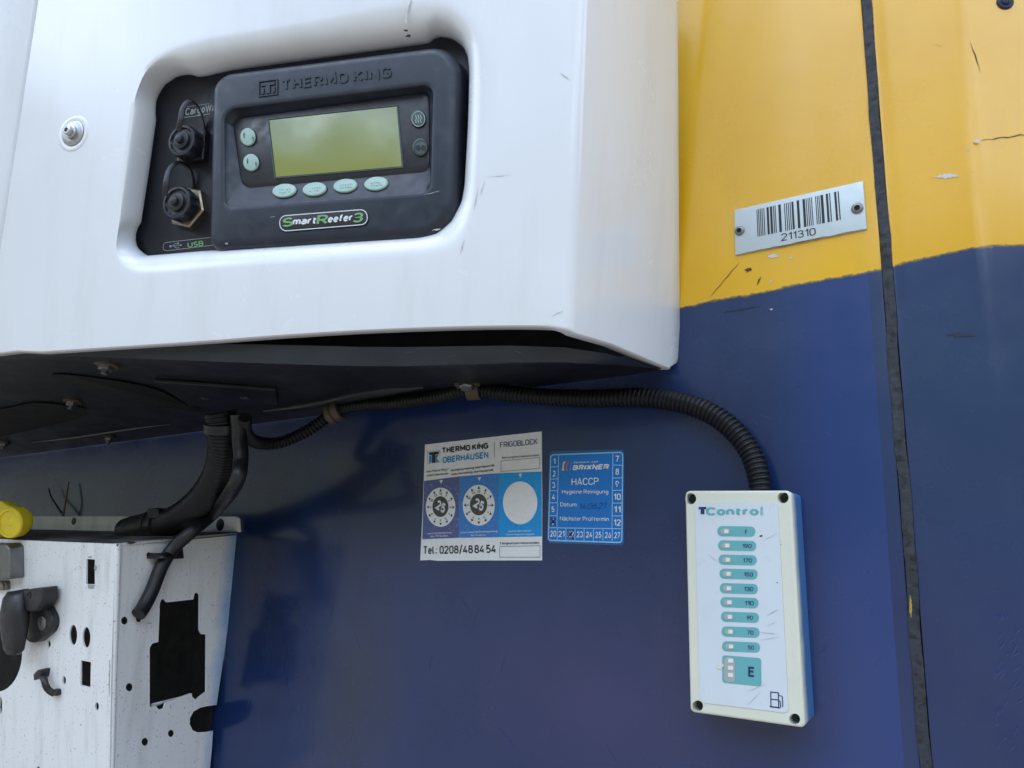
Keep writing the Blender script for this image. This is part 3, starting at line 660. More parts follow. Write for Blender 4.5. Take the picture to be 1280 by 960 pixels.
# ------------------------------------------------------------------ control unit
CU = FRONT.shifted(-.004)
unit = thing('control_unit', 'dark slate control unit with an olive display and oval mint buttons', 'control unit', CU.at((420, 200)))
OB = [(262.5, 91), (573, 51), (566.5, 294), (257.5, 313)]
ob = [CU.uv(p) for p in rpoly(OB, [26, 38, 46, 18], 12)]
r0 = [CU.uv(p) for p in rpoly([Z1(330, 322), Z1(1066, 232), Z1(1056, 616), Z1(332, 670)], [18, 16, 14, 12], 12)]
FLO = -.0085
r1 = [CU.uv(p, FLO) for p in rpoly([Z1(366, 362), Z1(1047, 266), Z1(1050, 536), Z1(402, 596)], [10, 10, 10, 12], 12)]
b = MB(); lo = [[CU.w(a, -.027) for a in inset(ob, -.002)], [CU.w(a, -.011) for a in ob]]
for k in range(0, 8):
    t = k/7*math.pi/2; lo.append([CU.w(a, -.008+.008*math.sin(t)) for a in inset(ob, .0085*(1-math.cos(t)))])
lo.append([CU.w(a, .0003) for a in inset(r0, -.003)])
for k in range(0, 4):
    t = k/3*math.pi/2; lo.append([CU.w(a, .0003-.002*(1-math.cos(t))) for a in inset(r0, .0014*math.sin(t))])
for k in range(1, 4):
    lo.append([CU.w(V(a).lerp(V(c), k/3.15), -.0017+(FLO+.0017)*k/3.15) for a, c in zip(inset(r0, .0014), r1)])
b.loft(lo, True, True, False)
hs = build('housing', b, M['plastic'], unit, smooth=60)
b = MB(); b.loft([[CU.w(V(a).lerp(V(c), .2), FLO-.001) for a, c in zip(r1, inset(r0, 0))], [CU.w(a, FLO+.0012) for a in r1], [CU.w(a, FLO+.0016) for a in inset(r1, .001)]], True, True, True)
build('keypad_face', b, M['face'], unit)
KP = CU.shifted(FLO+.0016)
scq = [Z1(492, 363), Z1(935, 315), Z1(953, 523), Z1(515, 560)]
b = MB(); sq = [KP.uv(p) for p in scq]; 
b.loft([[KP.w(a, 0.) for a in inset(sq, -.0016)], [KP.w(a, .0007) for a in inset(sq, -.0013)], [KP.w(a, .0007) for a in inset(sq, -.0006)], [KP.w(a, -.0012) for a in inset(sq, 0)]], True)
scr = build('display_frame', b, M['darkbtn'], unit, smooth=20)
b = MB(); b.ngon([KP.w(a, .0002) for a in sq]); build('display', b, M['lcd'], unit, smooth=0)
def button(F, px, m, h=.0016, edge=True):
    b = MB(); q = [F.uv(p) for p in px]
    b.loft([[F.w(a, -.001) for a in q], [F.w(a, h*.6) for a in q], [F.w(a, h*.9) for a in inset(q, .0004)], [F.w(a, h) for a in inset(q, .0011)]], True, True, True)
    o = build('button', b, m, unit, smooth=50)
    b = MB(); b.stroke(F, [F_ for F_ in px], .0008, .0003, True); build('button_rim', b, M['darkfill'], o, smooth=0)
    return o
for (x, y, rx, ry) in ((419, 422, 26, 31), (430, 511, 27, 30)):
    o = button(KP, ell(*Z1(x, y), rx/2.7826, ry/2.7826, 36), M['mint'])
    b = MB(); X0, Y0 = Z1(x, y)
    for sgn in (-1, 1):
        b.ngon([KP.at(p, .0019) for p in thin((X0+sgn*5.8, Y0+sgn*2+3), (X0+sgn*5.2, Y0+sgn*2-4), 1.5, 5, .3)])
    build('worn_print', b, M['darkbtn'], o, smooth=0)
for i, (x, y) in enumerate(((1010, 358), (1018, 458))):
    o = button(KP, ell(*Z1(x, y), 9.6, 11, 36), M['darkbtn']); X0, Y0 = Z1(x, y); b = MB()
    b.stroke(KP, ell(X0, Y0, 8, 9.2, 28), .0005, .0019, True)
    if i == 0:
        for dx in (-3, 0, 3): b.stroke(KP, [(X0+dx-.4, Y0-5), (X0+dx+.5, Y0-1), (X0+dx-.3, Y0+2), (X0+dx+.4, Y0+5)], .0007, .0019)
    else:
        b.sheet(KP, ell(X0-3.4, Y0, 3, 3.4, 16), .0019); b.sheet(KP, ell(X0+3.4, Y0, 3, 3.4, 16), .0019)
    build('icon', b, M['ink'] if i else M['mint'], o, smooth=0)
# soft keys sit on the sloping lower face of the recess
sA, sB = CU.at(Z1(400, 660), -.0017), CU.at(Z1(1000, 617), -.0017); sC = CU.at(Z1(410, 594), FLO)
SLP = Plane(sA, sB-sA, sC-sA)
for (x, y) in ((546, 610), (651, 605), (758, 593), (865, 586)):
    o = button(SLP, ell(*Z1(x, y), 15, 8.3, 40, -8), M['mint'], .0018); X0, Y0 = Z1(x, y); b = MB()
    for r in range(2):
        for s in range(5):
            if random.random() < .75: b.stroke(SLP, [(X0-7+3*s, Y0-1.8+3.4*r-.3*s), (X0-5.4+3*s, Y0-1.2+3.4*r-.3*s+random.uniform(-1, 1))], .0005, .0021)
    build('worn_print', b, M['darkbtn'], o, smooth=0)
# badge
bq = [Z1(522, 692), Z1(834, 668), Z1(838, 728), Z1(526, 753)]
b = MB(); b.prism(CU, rpoly(bq, 9.5, 8), -.001, .0009, .0004); bad = build('badge', b, M['ink'], unit)
b = MB(); b.stroke(CU, rpoly([Z1(526, 696), Z1(830, 672), Z1(834, 724), Z1(530, 749)], 8.5, 8), .0007, .0011, True)
build('badge_outline', b, M['pwhite'], bad, smooth=0); b = MB()
pen(b, CU, 'mart', Z1(571, 727.5), Z1(655, 722), Z1(571, 703), .0011, th=.22, slant=.15, gap=.05)
build('lettering', b, M['pwhite'], bad, smooth=0); b = MB()
pen(b, CU, 'eefer', Z1(695, 719), Z1(781, 712.5), Z1(695, 694), .0011, th=.22, slant=.15, gap=.05)
build('lettering', b, M['pwhite'], bad, smooth=0)
b = MB()
pen(b, CU, 'S', Z1(538, 734), Z1(575, 731), Z1(537, 703), .0011, th=.17, slant=.12)
pen(b, CU, 'R', Z1(655, 726), Z1(697, 722), Z1(654, 694), .0011, th=.17, slant=.12)
pen(b, CU, '3', Z1(782, 719), Z1(819, 716), Z1(781, 686), .0011, th=.17, slant=.12)
build('lettering', b, M['pgreen'], bad, smooth=0)
# raised maker's lettering and emblem
b = MB(); pen(b, CU, 'THERMO KING', Z1(540, 259), Z1(918, 214), Z1(538, 222), 0.0002, th=.19, gap=.14, depth=.0007)
build('raised_lettering', b, M['plastic'], hs, smooth=0)
b = MB(); X0, Y0 = Z1(486, 249)
lq = lambda dx, dy: (X0+dx, Y0+dy-.13*dx)
b.prism(CU, [lq(-12, -10), lq(12, -10), lq(12, -8.6), lq(-12, -8.6)], 0, .0011); b.prism(CU, [lq(-12, 8.6), lq(12, 8.6), lq(12, 10), lq(-12, 10)], 0, .0011)
b.prism(CU, [lq(-12, -8.6), lq(-10.6, -8.6), lq(-10.6, 8.6), lq(-12, 8.6)], 0, .0011); b.prism(CU, [lq(10.6, -8.6), lq(12, -8.6), lq(12, 8.6), lq(10.6, 8.6)], 0, .0011)
b.prism(CU, [lq(-8.5, -6.5), lq(8.5, -6.5), lq(8.5, -3), lq(-8.5, -3)], 0, .0011); b.prism(CU, [lq(-2.6, -3), lq(2.6, -3), lq(2.6, 7), lq(-2.6, 7)], 0, .0011)
b.prism(CU, [lq(-8.5, 0), lq(-5, 0), lq(-5, 7), lq(-8.5, 7)], 0, .0011); b.prism(CU, [lq(5, 0), lq(8.5, 0), lq(8.5, 7), lq(5, 7)], 0, .0011)
build('raised_emblem', b, M['plastic'], hs, smooth=0)
chip(CU, thin(Z1(1030, 622), Z1(1085, 608), .9), M['pdim'], 'scratch', unit, .0006)
chip(CU, thin(Z1(493, 700), Z1(513, 698), .6), M['pdim'], 'scratch', unit, .0006)
chip(CU, jag(*Z1(343, 792), 1.6, 1.2, 10), M['pdim'], 'scratch', unit, .0006)

# ------------------------------------------------------------------ dark underside tray
tray = thing('underside_tray', 'black bolted tray closing the underside of the white cowling', 'tray', wl((400, 520), .1))
FB = FRONT.shifted(-.010); SBk = SIDE.shifted(-.010)
SIDEL = Plane(SIDE.o, SIDE.u, SIDE.v)
bandb = [(-1500, 500), (-700, 470), (-300, 458), (-150, 455), (-60, 452), (0, 450), (64, 445), (150, 448), (300, 454), (480, 459), (590, 455), (655, 453)]
bandt = [(-1500, 486), (-700, 456), (-300, 444), (-150, 441), (-60, 440), (0, 439), (64, 434), (150, 431), (225, 430), (350, 431), (480, 434), (655, 432)]
FBB = FRONT.shifted(-.006)
lo_b = [FB.at(p) for p in bandb]; lo_t = [FB.at(p) for p in bandt]
tipP = SIDE.at((836, 459.5)) - SIDE.n*.004
def sidept(p): return SIDE.at(p) - SIDE.n*(.010 - .006*max(0, (p[0]-720)/120))
lo_b += [sidept(p) for p in ((745, 453.5), (790, 457), (832, 461))]
lo_t += [sidept(p) for p in ((745, 436.5), (790, 447), (832, 459))]
lo_b = resample(catmull(lo_b, 6), 110); lo_t = resample(catmull(lo_t, 6), 110)
zj0, zj1 = wl((0, 573)), wl((840, 462))
zj = lambda x: zj1.z + (zj0.z-zj1.z)*(x-zj1.x)/(zj0.x-zj1.x)
b = MB(); rows = [[p+(q-p)*0 + V((0, .012, .001)) for p, q in zip(lo_t, lo_b)], lo_t]
for t in (.04, .5, .96): rows.append([a.lerp(c, t) for a, c in zip(lo_t, lo_b)])
for k in range(0, 13):
    t = k/12; r = []
    for p in lo_b:
        e = V((p.x-.02*t*(1 if p.x < -.3 else 0), wy-.0006, zj(p.x))); q = p.lerp(e, .02+.98*t)
        q.z += .010*math.sin(math.pi*t)*min(1, max(0, (wy-p.y)/.1)) ; r.append(q)
    rows.append(r)
b.loft(rows, False)
trayV = [v.copy() for v in b.v]; trayF = [list(f) for f in b.f]
BVH = BVHTree.FromPolygons(trayV, trayF)
build('moulded_floor', b, M['tray'], tray, smooth=40)
def tr(p):
    h = BVH.ray_cast(CAM, ray(p).normalized()); n = h[1]
    if h[0] is None: return wl(p, .05), V((0, 0, -1))
    return h[0], (n if n.dot(CAM-h[0]) > 0 else -n)
b = MB(); b.ngon([p+n*.0015 for p, n in [tr(q) for q in catmull([(66, 470), (90, 467), (185, 482), (238, 506), (258, 513), (210, 508), (115, 486)], 6, True)]]); build('dark_patch', b, M['darkfill'], tray, smooth=0)  # flat dark shape laid on the tray underside
b = MB(); b.ngon([p+n*.0015 for p, n in [tr(q) for q in catmull([(-120, 520), (0, 510), (45, 502), (100, 508), (108, 512), (90, 524), (0, 545), (-120, 570)], 6, True)]]); build('dark_patch', b, M['darkfill'], tray, smooth=0)  # second flat dark shape, further left
for pts, r in ((((40, 553), (100, 546), (160, 537), (214, 530)), .003), (((330, 514), (370, 509), (410, 502), (450, 493), (490, 487), (530, 484)), .006)):
    b = MB(); P = [tr(q)[0] for q in pts]; b.tube(catmull(P, 8), lambda t, r=r: r*min(1, .25+3*min(t, 1-t)), 12); build('stiffening_rib', b, M['tray'], tray, smooth=60)
b = MB(); q = [tr(p)[0]+tr(p)[1]*.004 for p in ((193, 473), (345, 484), (348, 502), (238, 504))]; q2 = [tr(p)[0] for p in ((193, 473), (345, 484), (348, 502), (238, 504))]
b.loft([q2, q], True, True, True); pl = build('bracket_plate', b, M['tray'], tray, bevel=.001)
for p in ((257, 492), (307, 492)):
    c, n = tr(p); b = MB(); b.lathe(c+n*.004, n, [(0, .0055), (.0012, .0055), (.0022, .004), (.0026, .001)], 20); build('screw', b, M['steel'], pl)
def bolt(p, r=.0085):
    c, n = tr(p); n = V((0, -.15, -1)).normalized(); b = MB(); b.lathe(c-n*.002, n, [(0, r*1.25), (.004, r*1.25), (.0045, r*1.1)], 28); ws = build('washer', b, M['rustclip'], tray)
    b = MB(); b.lathe(c-n*.002, n, [(.0045, r*.85), (.0075, r*.8), (.0085, r*.6), (.0085, r*.4), (.012, r*.4), (.0125, r*.3)], 6); build('bolt', b, M['steel'], ws, smooth=20)
for p, r in (((134, 455), .0085), ((91, 501), .0078), ((137, 546), .0065), ((6, 553), .0065)): bolt(p, r)

for a_, c_, wd in (((505, 441), (520, 440), .7), ((640, 438), (655, 442), .7), ((560, 446), (572, 444), .6)):
    b = MB(); b.ngon([q+m*.0006 for q, m in [tr(p) for p in thin(a_, c_, wd, 8, .5)]]); build('scratch', b, M['trayscr'], tray, smooth=0)
# ------------------------------------------------------------------ conduit, hose, cable
def corrugated(P, r, pitch, depth, seg=18, n=7):
    P = catmull(P, 14); T = sum((a-c).length for a, c in zip(P, P[1:])); N = int(T/pitch)*n; P = resample(P, N+1)
    prof = [0, 0, .5, 1, 1, 1, .5]
    b = MB(); ids = [0]
    def rad(t):
        i = int(round(t*N)); return (r(t) if callable(r) else r) - depth + depth*prof[i % n]
    b.tube(P, rad, seg); return b
cp = [((306, 522), .13), ((308, 542), .11), ((322, 553), .085), ((350, 553), .06), ((385, 538), .045), ((416, 517), .036), ((442, 508), .032), ((490, 504), .028), ((540, 497), .026), ((575, 489), .026), ((598, 488), .022), ((625, 491), .018), ((680, 496), .014), ((740, 498), .012), ((800, 497), .011), ((845, 502), .010), ((885, 515), .010), ((917, 538), .011), ((938, 566), .013), ((948, 594), .016), ((952, 622), .018)]
b = corrugated([wl(p, o) for p, o in cp], lambda t: .0066+.0022*min(1, max(0, (t-.30)/.55)), .0040, .0014)
tag(build('conduit', b, M['conduit'], smooth=30, origin=wl((840, 500), .01)), 'thin black corrugated conduit arching along the blue panel to the fuel gauge', 'conduit')
hp = [((276, 516), .13), ((279, 535), .125), ((280, 560), .115), ((273, 592), .10), ((254, 622), .085), ((225, 646), .07), ((196, 657), .06), ((170, 661), .052), ((158, 664), .05)]
b = corrugated([wl(p, o) for p, o in hp], .0158, .0036, .0009)
hose = tag(build('hose', b, M['conduit'], smooth=30, origin=wl((275, 560), .11)), 'thick black corrugated hose curving down onto the white perforated bracket', 'hose')
b = MB(); P = [wl(p, o) for p, o in [((205, 655), .064), ((185, 660), .058), ((166, 664), .053)]]; b.tube(catmull(P, 8), .0182, 24); build('sleeve', b, M['cable'], hose, smooth=40)
SPO = wl((298, 645)); SP = Plane(SPO, (M3 @ V((1100-640, 690-480, 961))), V((0, 0, 1)))     # side wall of the white bracket, normal towards +X
if SP.n.dot(CAM-SPO) < 0: SP = Plane(SPO, -SP.u, SP.v)
b = MB(); P = [wl((297, 518), .13), wl((299, 545), .125), wl((301, 575), .125), wl((294, 606), .128), SP.at((268, 640), .030), SP.at((240, 664), .026), SP.at((218, 684), .014), SP.at((203, 706), .010), SP.at((190, 738), .009), SP.at((180, 758), .010), SP.at((173, 768), .0115)]
b.tube(resample(catmull(P, 10), 90), .0072, 16); cab = tag(build('cable', b, M['cable'], smooth=50, origin=wl((300, 575), .12)), 'smooth black cable with a cut end hanging down the side of the white bracket', 'cable')
# clamps
def ring(c, ax, r, wd, m, name, parent=None, **k):
    b = MB(); ax = ax.normalized(); b.lathe(c-ax*wd/2, ax, [(0, r-.0012), (0, r), (wd, r), (wd, r-.0012), (0, r-.0012)], 28, cap0=False, cap1=False); return build(name, b, m, parent, smooth=30, **k)
c0 = wl((597, 488), .022); cl = thing('pipe_clamp', 'rusty pipe clamp bolted under the tray, holding the conduit', 'clamp', c0)
ring(wl((593, 488.5), .0235), wl((604, 488), .021)-wl((588, 489), .024), .0090, .013, M['rustclip'], 'band', cl)
cb_ = wl((584, 478), .034); nb = (CAM-cb_).normalized()*.25+V((0, -.15, -.9)); nb.normalize()
b = MB(); b.lathe(cb_, nb, [(0, .0125), (.0025, .0125), (.003, .011)], 28); build('washer', b, M['rustclip'], cl)
b = MB(); b.lathe(cb_, nb, [(.003, .0075), (.0062, .0073), (.0075, .006), (.0078, .003)], 6); build('bolt', b, M['steel'], cl)
c1 = wl((418, 516), .0355); t1 = wl((430, 511), .0335)-wl((406, 523), .039)
b = MB(); t1.normalize(); b.lathe(c1-t1*.008, t1, [(0, .0095), (.001, .011), (.0065, .0112), (.0075, .0098), (.0085, .0098), (.0095, .0112), (.015, .011), (.016, .0095)], 28)
tag(build('conduit_coupling', b, M['rustclip'], smooth=30, origin=c1), 'small brown ribbed coupling on the thin conduit left of the clamp', 'coupling')
ch = wl((279, 534), .125); b = MB(); tH = (wl((280, 545), .122)-wl((279, 525), .127)).normalized()
b.lathe(ch-tH*.005, tH, [(0, .017), (.0006, .0182), (.0094, .0182), (.01, .017)], 32); q = ch + V((-.016, -.008, 0)); b.prism(Plane(q, V((1, 0, 0)), V((0, 0, 1))), [(266, 529), (272, 529), (272, 541), (266, 541)], -.004, .004)
tag(build('hose_clip', b, M['black'], smooth=30, origin=ch), 'black clip around the top of the thick hose under the tray', 'clip')
c = wl((192, 650), .078); b = MB(); b.lathe(wl((197, 655), .062), (wl((190, 658), .0585)-wl((202, 653), .065)), [(0, .0175), (0, .0190), (.006, .0190), (.006, .0175)], 28)
PT = Plane(wl((193, 645), .075), V((1, 0, 0)), V((0, 0, 1)))
b.prism(PT, rpoly([(183, 636), (197, 635), (199, 648), (184, 649)], 2), -.006, .005, .001); b.prism(PT, [(195, 638), (201, 641), (200, 646), (195, 645)], -.003, .003)
tag(build('cable_tie', b, M['black'], smooth=30, origin=c), 'black cable tie strapped round the lower end of the thick hose', 'cable tie', 'cable ties')

# ------------------------------------------------------------------ white perforated bracket
Z5 = lambda x, y: (x/2.6667, 600+y/2.6667)
brk = thing('mounting_bracket', 'white perforated sheet metal bracket box with cut-outs at the lower left', 'bracket', wl((200, 900), .1))
ce0, ce1 = SP.at(Z5(385, 212)), SP.at((135, 1080))
FP = Plane(ce0, V((1, 0.02, 0)), ce0-ce1)
if FP.n.dot(CAM-ce0) < 0: FP = Plane(ce0, -FP.u, FP.v)
zp = lambda F, L_: [F.at(Z5(*p)) for p in L_]
side_out = [Z5(385, 212), Z5(450, 205), Z5(620, 190), Z5(790, 176), Z5(783, 290), Z5(775, 370), Z5(750, 560), Z5(722, 750)] + [Z5(*p) for p in [(690, 754), (668, 759), (645, 772), (633, 795), (633, 815), (642, 834), (660, 842), (690, 840), (710, 836)]] + [Z5(706, 900), Z5(700, 960), Z5(690, 1100), (135, 1012), Z5(365, 960), Z5(372, 600)]
cut = rpoly([Z5(*p) for p in [(533, 412), (537, 400), (545, 395), (556, 408), (645, 398), (648, 380), (656, 374), (665, 382), (664, 500), (672, 514), (688, 515), (687, 705), (665, 722), (652, 733), (640, 722), (638, 710), (552, 741), (545, 762), (530, 766), (518, 752), (499, 757), (499, 560), (508, 545), (528, 540)]], 1.0, 3)
sh = [ell(*Z5(x, y), r/2.6667, r*1.12/2.6667, 20) for x, y, r in ((416, 469, 12), (463, 463, 10), (432, 691, 12.5), (571, 845, 11), (484, 873, 12), (497, 251, 9))] + [cut]
b = MB(); TH = .0016
def sheet_with_holes(F, out, holes, mb, th=TH):
    o = [F.at(p) for p in out]; hh = [[F.at(p) for p in h] for h in holes]
    mb.fill_holes(o, hh); mb.fill_holes([p-F.n*th for p in o], [[p-F.n*th for p in h] for h in hh])
    for h in [o]+hh: mb.loft([h, [p-F.n*th for p in h]], True)
sheet_with_holes(SP, side_out, sh, b)
build('side_wall', b, overspray(M['white_flat'], 'Y', wy+.010, .036, 'white_bracket_paint_blue_edge', (.10, .32, .66), .7), brk, smooth=25, bevel=0)
front_out = [Z5(385, 213), Z5(372, 600), Z5(365, 960), (135, 1012), (-90, 1012), (-90, 668), Z5(50, 200), Z5(200, 206)]
fh = [rpoly([Z5(288, 263), Z5(316, 265), Z5(316, 348), Z5(287, 347)], .8, 3), rpoly([Z5(269, 601), Z5(303, 607), Z5(301, 692), Z5(268, 684)], .8, 3), ell(*Z5(244, 517), 13/2.6667, 34/2.6667, 28), ell(*Z5(288, 525), 13/2.6667, 35/2.6667, 28)]
fh += [ell(*Z5(x, y), rx/2.6667, ry/2.6667, 16) for x, y, rx, ry in ((167, 403, 6, 12), (163, 547, 6, 12), (214, 668, 6, 14), (323, 755, 6.5, 14), (127, 962, 5, 8), (386, 459, 2.2, 3), (379, 641, 2.2, 3))]
fh += [ell(*Z5(-10, 572), 84/2.6667, 134/2.6667, 40), ell(*Z5(2, 752), 5/2.6667, 30/2.6667, 20)]
b = MB(); fh = [h for h in fh]
fh = [h for h in fh if not any(abs(h[0][0]-q[0][0]) < 0 for q in fh)]
# keep the two stray holes at the folded edge on the front sheet a little inside it
fh[9] = ell(*Z5(377, 459), 1.0, 1.3, 10); fh[10] = ell(*Z5(366, 641), 1.0, 1.3, 10)
sheet_with_holes(FP, front_out, fh, b)
build('front_wall', b, M['white_flat'], brk, smooth=25)
# rounded fold between the two walls
b = MB(); b.tube([FP.at(Z5(385, 214))-FP.n*.0028, FP.at(Z5(372, 600))-FP.n*.0028, FP.at((134.5, 1012))-FP.n*.0028], .0030, 14); build('folded_edge', b, M['white_flat'], brk, smooth=60)
# sloping top and rear flange on the panel
b = MB(); tb = [wl((-120, 661.5), .004), wl((33, 661.5), .004), wl((160, 664), .004), wl((297, 665), .004)]; tf = [FP.at((-90, 668))-FP.n*.001, FP.at(Z5(50, 200))-FP.n*.001, FP.at(Z5(385, 212))-FP.n*.001, SP.at(Z5(790, 176))-SP.n*.002]
b.loft([tb, tf], False); b.loft([[p-V((0, 0, .003)) for p in tb], [p-V((0, 0, .003)) for p in tf]], False)
M['grime'] = mat('grimy_paint', (.17, .165, .155), .6, var=.2, vscale=40, dirt=.9, dirt_col=(.035, .033, .03), dscale=22, dlo=.4, dhi=.6)
build('top_wall', b, M['grime'], brk, smooth=20)
b = MB(); flp = rpoly([(-120, 645), (297, 645.5), (298.5, 665), (-120, 663)], [1, 4, 1, 1], 6)
b.prism(WALL, flp, .0005, .004, .0008); fl = build('rear_flange', b, M['white_flat'], brk)
for p, r in (((92.5, 651.5), .0052), ((275.5, 656), .0072)):
    b = MB(); c = wl(p, .004); b.lathe(c, WALL.n, [(0, r), (.0006, r), (.001, r*.9)], 20); build('hole_plug', b, M['black'], fl)
# added dark sheet at the back of the box stands in for shade inside
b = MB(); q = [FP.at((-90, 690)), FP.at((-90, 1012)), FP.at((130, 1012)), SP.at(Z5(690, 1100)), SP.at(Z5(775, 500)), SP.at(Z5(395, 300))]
b.prism(WALL, [(-150, 672), (282, 672), (250, 1020), (-150, 1020)], .002, .006); build('shade_sheet', b, M['darkfill'], brk, smooth=0)
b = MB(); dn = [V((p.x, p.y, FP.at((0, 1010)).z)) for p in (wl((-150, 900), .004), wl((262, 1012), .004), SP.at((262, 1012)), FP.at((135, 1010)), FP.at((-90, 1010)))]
b.ngon(dn); build('bottom_light_stop', b, M['darkfill'], brk, smooth=0)  # unseen floor added to stop light leaking in from below
lip_ = [SP.at(Z5(*p), -.006) for p in ((505, 745), (640, 712), (640, 722), (580, 728), (505, 757))]
b = MB(); b.loft([lip_, [p-V((.002, 0, .002)) for p in lip_]], True, True, True); build('bent_tab', b, M['white_flat'], brk, smooth=0)
b = MB(); b.ngon([FP.at(Z5(x, y), .0005) for x, y in ((386, 216), (398, 212), (392, 222))]); b.ngon([SP.at(p, .0005) for p in jag(*Z5(436, 208), 6, 1.6, 12)]); build('rust_spot', b, M['rustclip'], brk, smooth=0)
b = MB()
for (x, y, rx, ry) in ((303, 354, 12, 7), (318, 292, 5, 9), (300, 257, 7, 3)): b.ngon([FP.at(p, .0004) for p in jag(*Z5(x, y), rx/2.667, ry/2.667, 14)])
build('bare_metal_mark', b, M['pdim'], brk, smooth=0)
b = MB(); b.ngon([FP.at(p, .0004) for p in thin(Z5(366, 600), Z5(364, 722), 2.0, 12, .5)]); build('scuff_mark', b, M['pdim'], brk, smooth=0)

# parts mounted on the bracket
lt = thing('latch', 'dark grey lever latch on a diamond base fixed to the white bracket', 'latch', FP.at(Z5(100, 470)))
b = MB(); b.prism(FP, rpoly([Z5(88, 385), Z5(135, 390), Z5(176, 465), Z5(168, 505), Z5(112, 550), Z5(84, 535)], [4, 7, 7, 6, 7, 4], 6), 0, .008, .002); base = build('base_plate', b, M['latch'], lt)
b = MB(); b.lathe(FP.at(Z5(143, 477), .008), FP.n, [(0, .0075), (.001, .0075), (.0018, .006), (.002, .001)], 20); build('screw', b, M['steel'], base)
b = MB(); b.prism(FP, rpoly([Z5(76, 366), Z5(140, 360), Z5(141, 405), Z5(118, 440), Z5(84, 440)], [3, 2, 3, 4, 3], 5), .004, .020, .002); hd = build('pivot_block', b, M['latch'], lt)
b = MB(); b.lathe(FP.at(Z5(97, 383), .020), FP.n, [(-.001, .0035), (.0006, .0035), (.0006, .002), (-.002, .0018)], 16); build('pin', b, M['black'], hd)
b = MB(); lo = []
for (xa, ya_, xb_, yb_, o0, o1) in ((30, 372, 90, 362, .012, .020), (22, 392, 86, 380, .011, .026), (17, 440, 83, 425, .012, .031), (14, 478, 84, 470, .013, .031), (15, 520, 80, 520, .014, .028), (19, 562, 74, 568, .016, .026), (28, 580, 62, 583, .018, .024)):
    a, c = Z5(xa, ya_), Z5(xb_, yb_); m = ((a[0]+c[0])/2, (a[1]+c[1])/2)
    P0, P1, P2 = FP.at(a, (o0+o1)/2), FP.at(m, o1), FP.at(c, (o0+o1)/2-.002); P3 = FP.at(m, o0)
    cen = (P0+P2)/2; ux, un = (P2-P0)/2, FP.n*(o1-o0)/2
    lo.append([cen + ux*math.copysign(abs(math.cos(t))**.7, math.cos(t)) + un*math.copysign(abs(math.sin(t))**.7, math.sin(t)) for t in [2*math.pi*k/24 for k in range(24)]])
b.loft(lo, True, True, True); build('lever', b, M['latch'], lt, smooth=50)
yc = thing('yellow_cap', 'yellow plastic cap with a lug at the left edge, above the bracket', 'cap', FP.at(Z5(30, 140), .02))
ycp = FP.at(Z5(33, 143), .012); ax = (FP.n + V((.32, 0, -.05))).normalized()
b = MB(); b.lathe(ycp-ax*.03, ax, [(.012, .012), (.0125, .0135), (.018, .0135), (.018, .0165), (.030, .0170), (.0315, .0160), (.0315, .0135), (.0300, .0130), (.0302, .004), (.0310, .003)], 40); build('cap_body', b, M['yplastic'], yc, smooth=35)
b = MB(); YP = Plane(ycp, V((1, 0, 0)), V((0, 0, 1))); b.prism(YP, rpoly([Z5(-40, 90), Z5(0, 66), Z5(20, 82), Z5(46, 92), Z5(40, 130), Z5(0, 170), Z5(-10, 198), Z5(-40, 196)], 3, 4), -.026, -.014, .002); build('lug', b, M['yplastic'], yc)
mb_ = thing('junction_box', 'small galvanised metal box cut off by the left edge, below the yellow cap', 'box', FP.at(Z5(10, 290)))
b = MB(); b.prism(FP, rpoly([Z5(-60, 213), Z5(18, 214), Z5(28, 226), Z5(30, 332), Z5(-60, 336)], 2, 4), 0, .016, .002); build('box_body', b, M['steel'], mb_)
b = MB(); b.prism(FP, rpoly([Z5(-60, 338), Z5(18, 338), Z5(20, 368), Z5(-60, 370)], 2, 4), 0, .005, .001); fx = build('foot', b, M['steel'], mb_)
b = MB(); b.lathe(FP.at(Z5(9, 354), .005), FP.n, [(0, .0042), (.0014, .004), (.0022, .002)], 18); build('screw', b, M['brass'], fx)
b = MB(); P = [FP.at(Z5(x, y), o) for x, y, o in ((133, 645, .004), (146, 662, .008), (152, 684, .009), (164, 702, .006), (182, 712, .003))]
b.tube(catmull(P, 8), .0034, 10, flat=.6); b.prism(FP, rpoly([Z5(110, 648), Z5(124, 633), Z5(139, 634), Z5(133, 662), Z5(112, 669)], 1, 3), 0, .009, .001)
b.prism(FP, rpoly([Z5(172, 698), Z5(188, 700), Z5(188, 722), Z5(174, 718)], 1.5, 3), 0, .005, .001)
tag(build('strap_clip', b, M['latch'], smooth=40, origin=FP.at(Z5(150, 680))), 'small dark hook strap below the latch on the bracket front', 'clip')
b = MB(); tq = lambda x, y, o: SP.at(Z5(x, y), o)
P = [tq(496, 252, .001), tq(510, 253, .006), tq(540, 252, .0185), tq(560, 249, .0185), tq(582, 246, .012)]
b.tube(catmull(P, 8), .0040, 12, flat=.35); b.prism(SP, rpoly([Z5(578, 228), Z5(611, 226), Z5(615, 262), Z5(580, 264)], 1.2, 4), .004, .014, .0012); b.prism(SP, [Z5(590, 236), Z5(604, 236), Z5(605, 254), Z5(591, 254)], .014, .0155)
tag(build('cable_tie', b, M['black'], smooth=40, origin=tq(550, 250, .01)), 'black cable tie holding the smooth cable to the side of the white bracket', 'cable tie', 'cable ties')
b = MB()
b.tube(catmull([wl(Z5(212, 118), .012), wl(Z5(190, 88), .012), wl(Z5(170, 55), .010), wl(Z5(162, 28), .010)], 8), lambda t: .0016*(1-.4*t), 8)
tw = tag(build('loose_wire', b, M['cable'], smooth=60, origin=wl(Z5(212, 118), .012)), 'pair of thin wire ends sticking up behind the white bracket flange', 'wire')
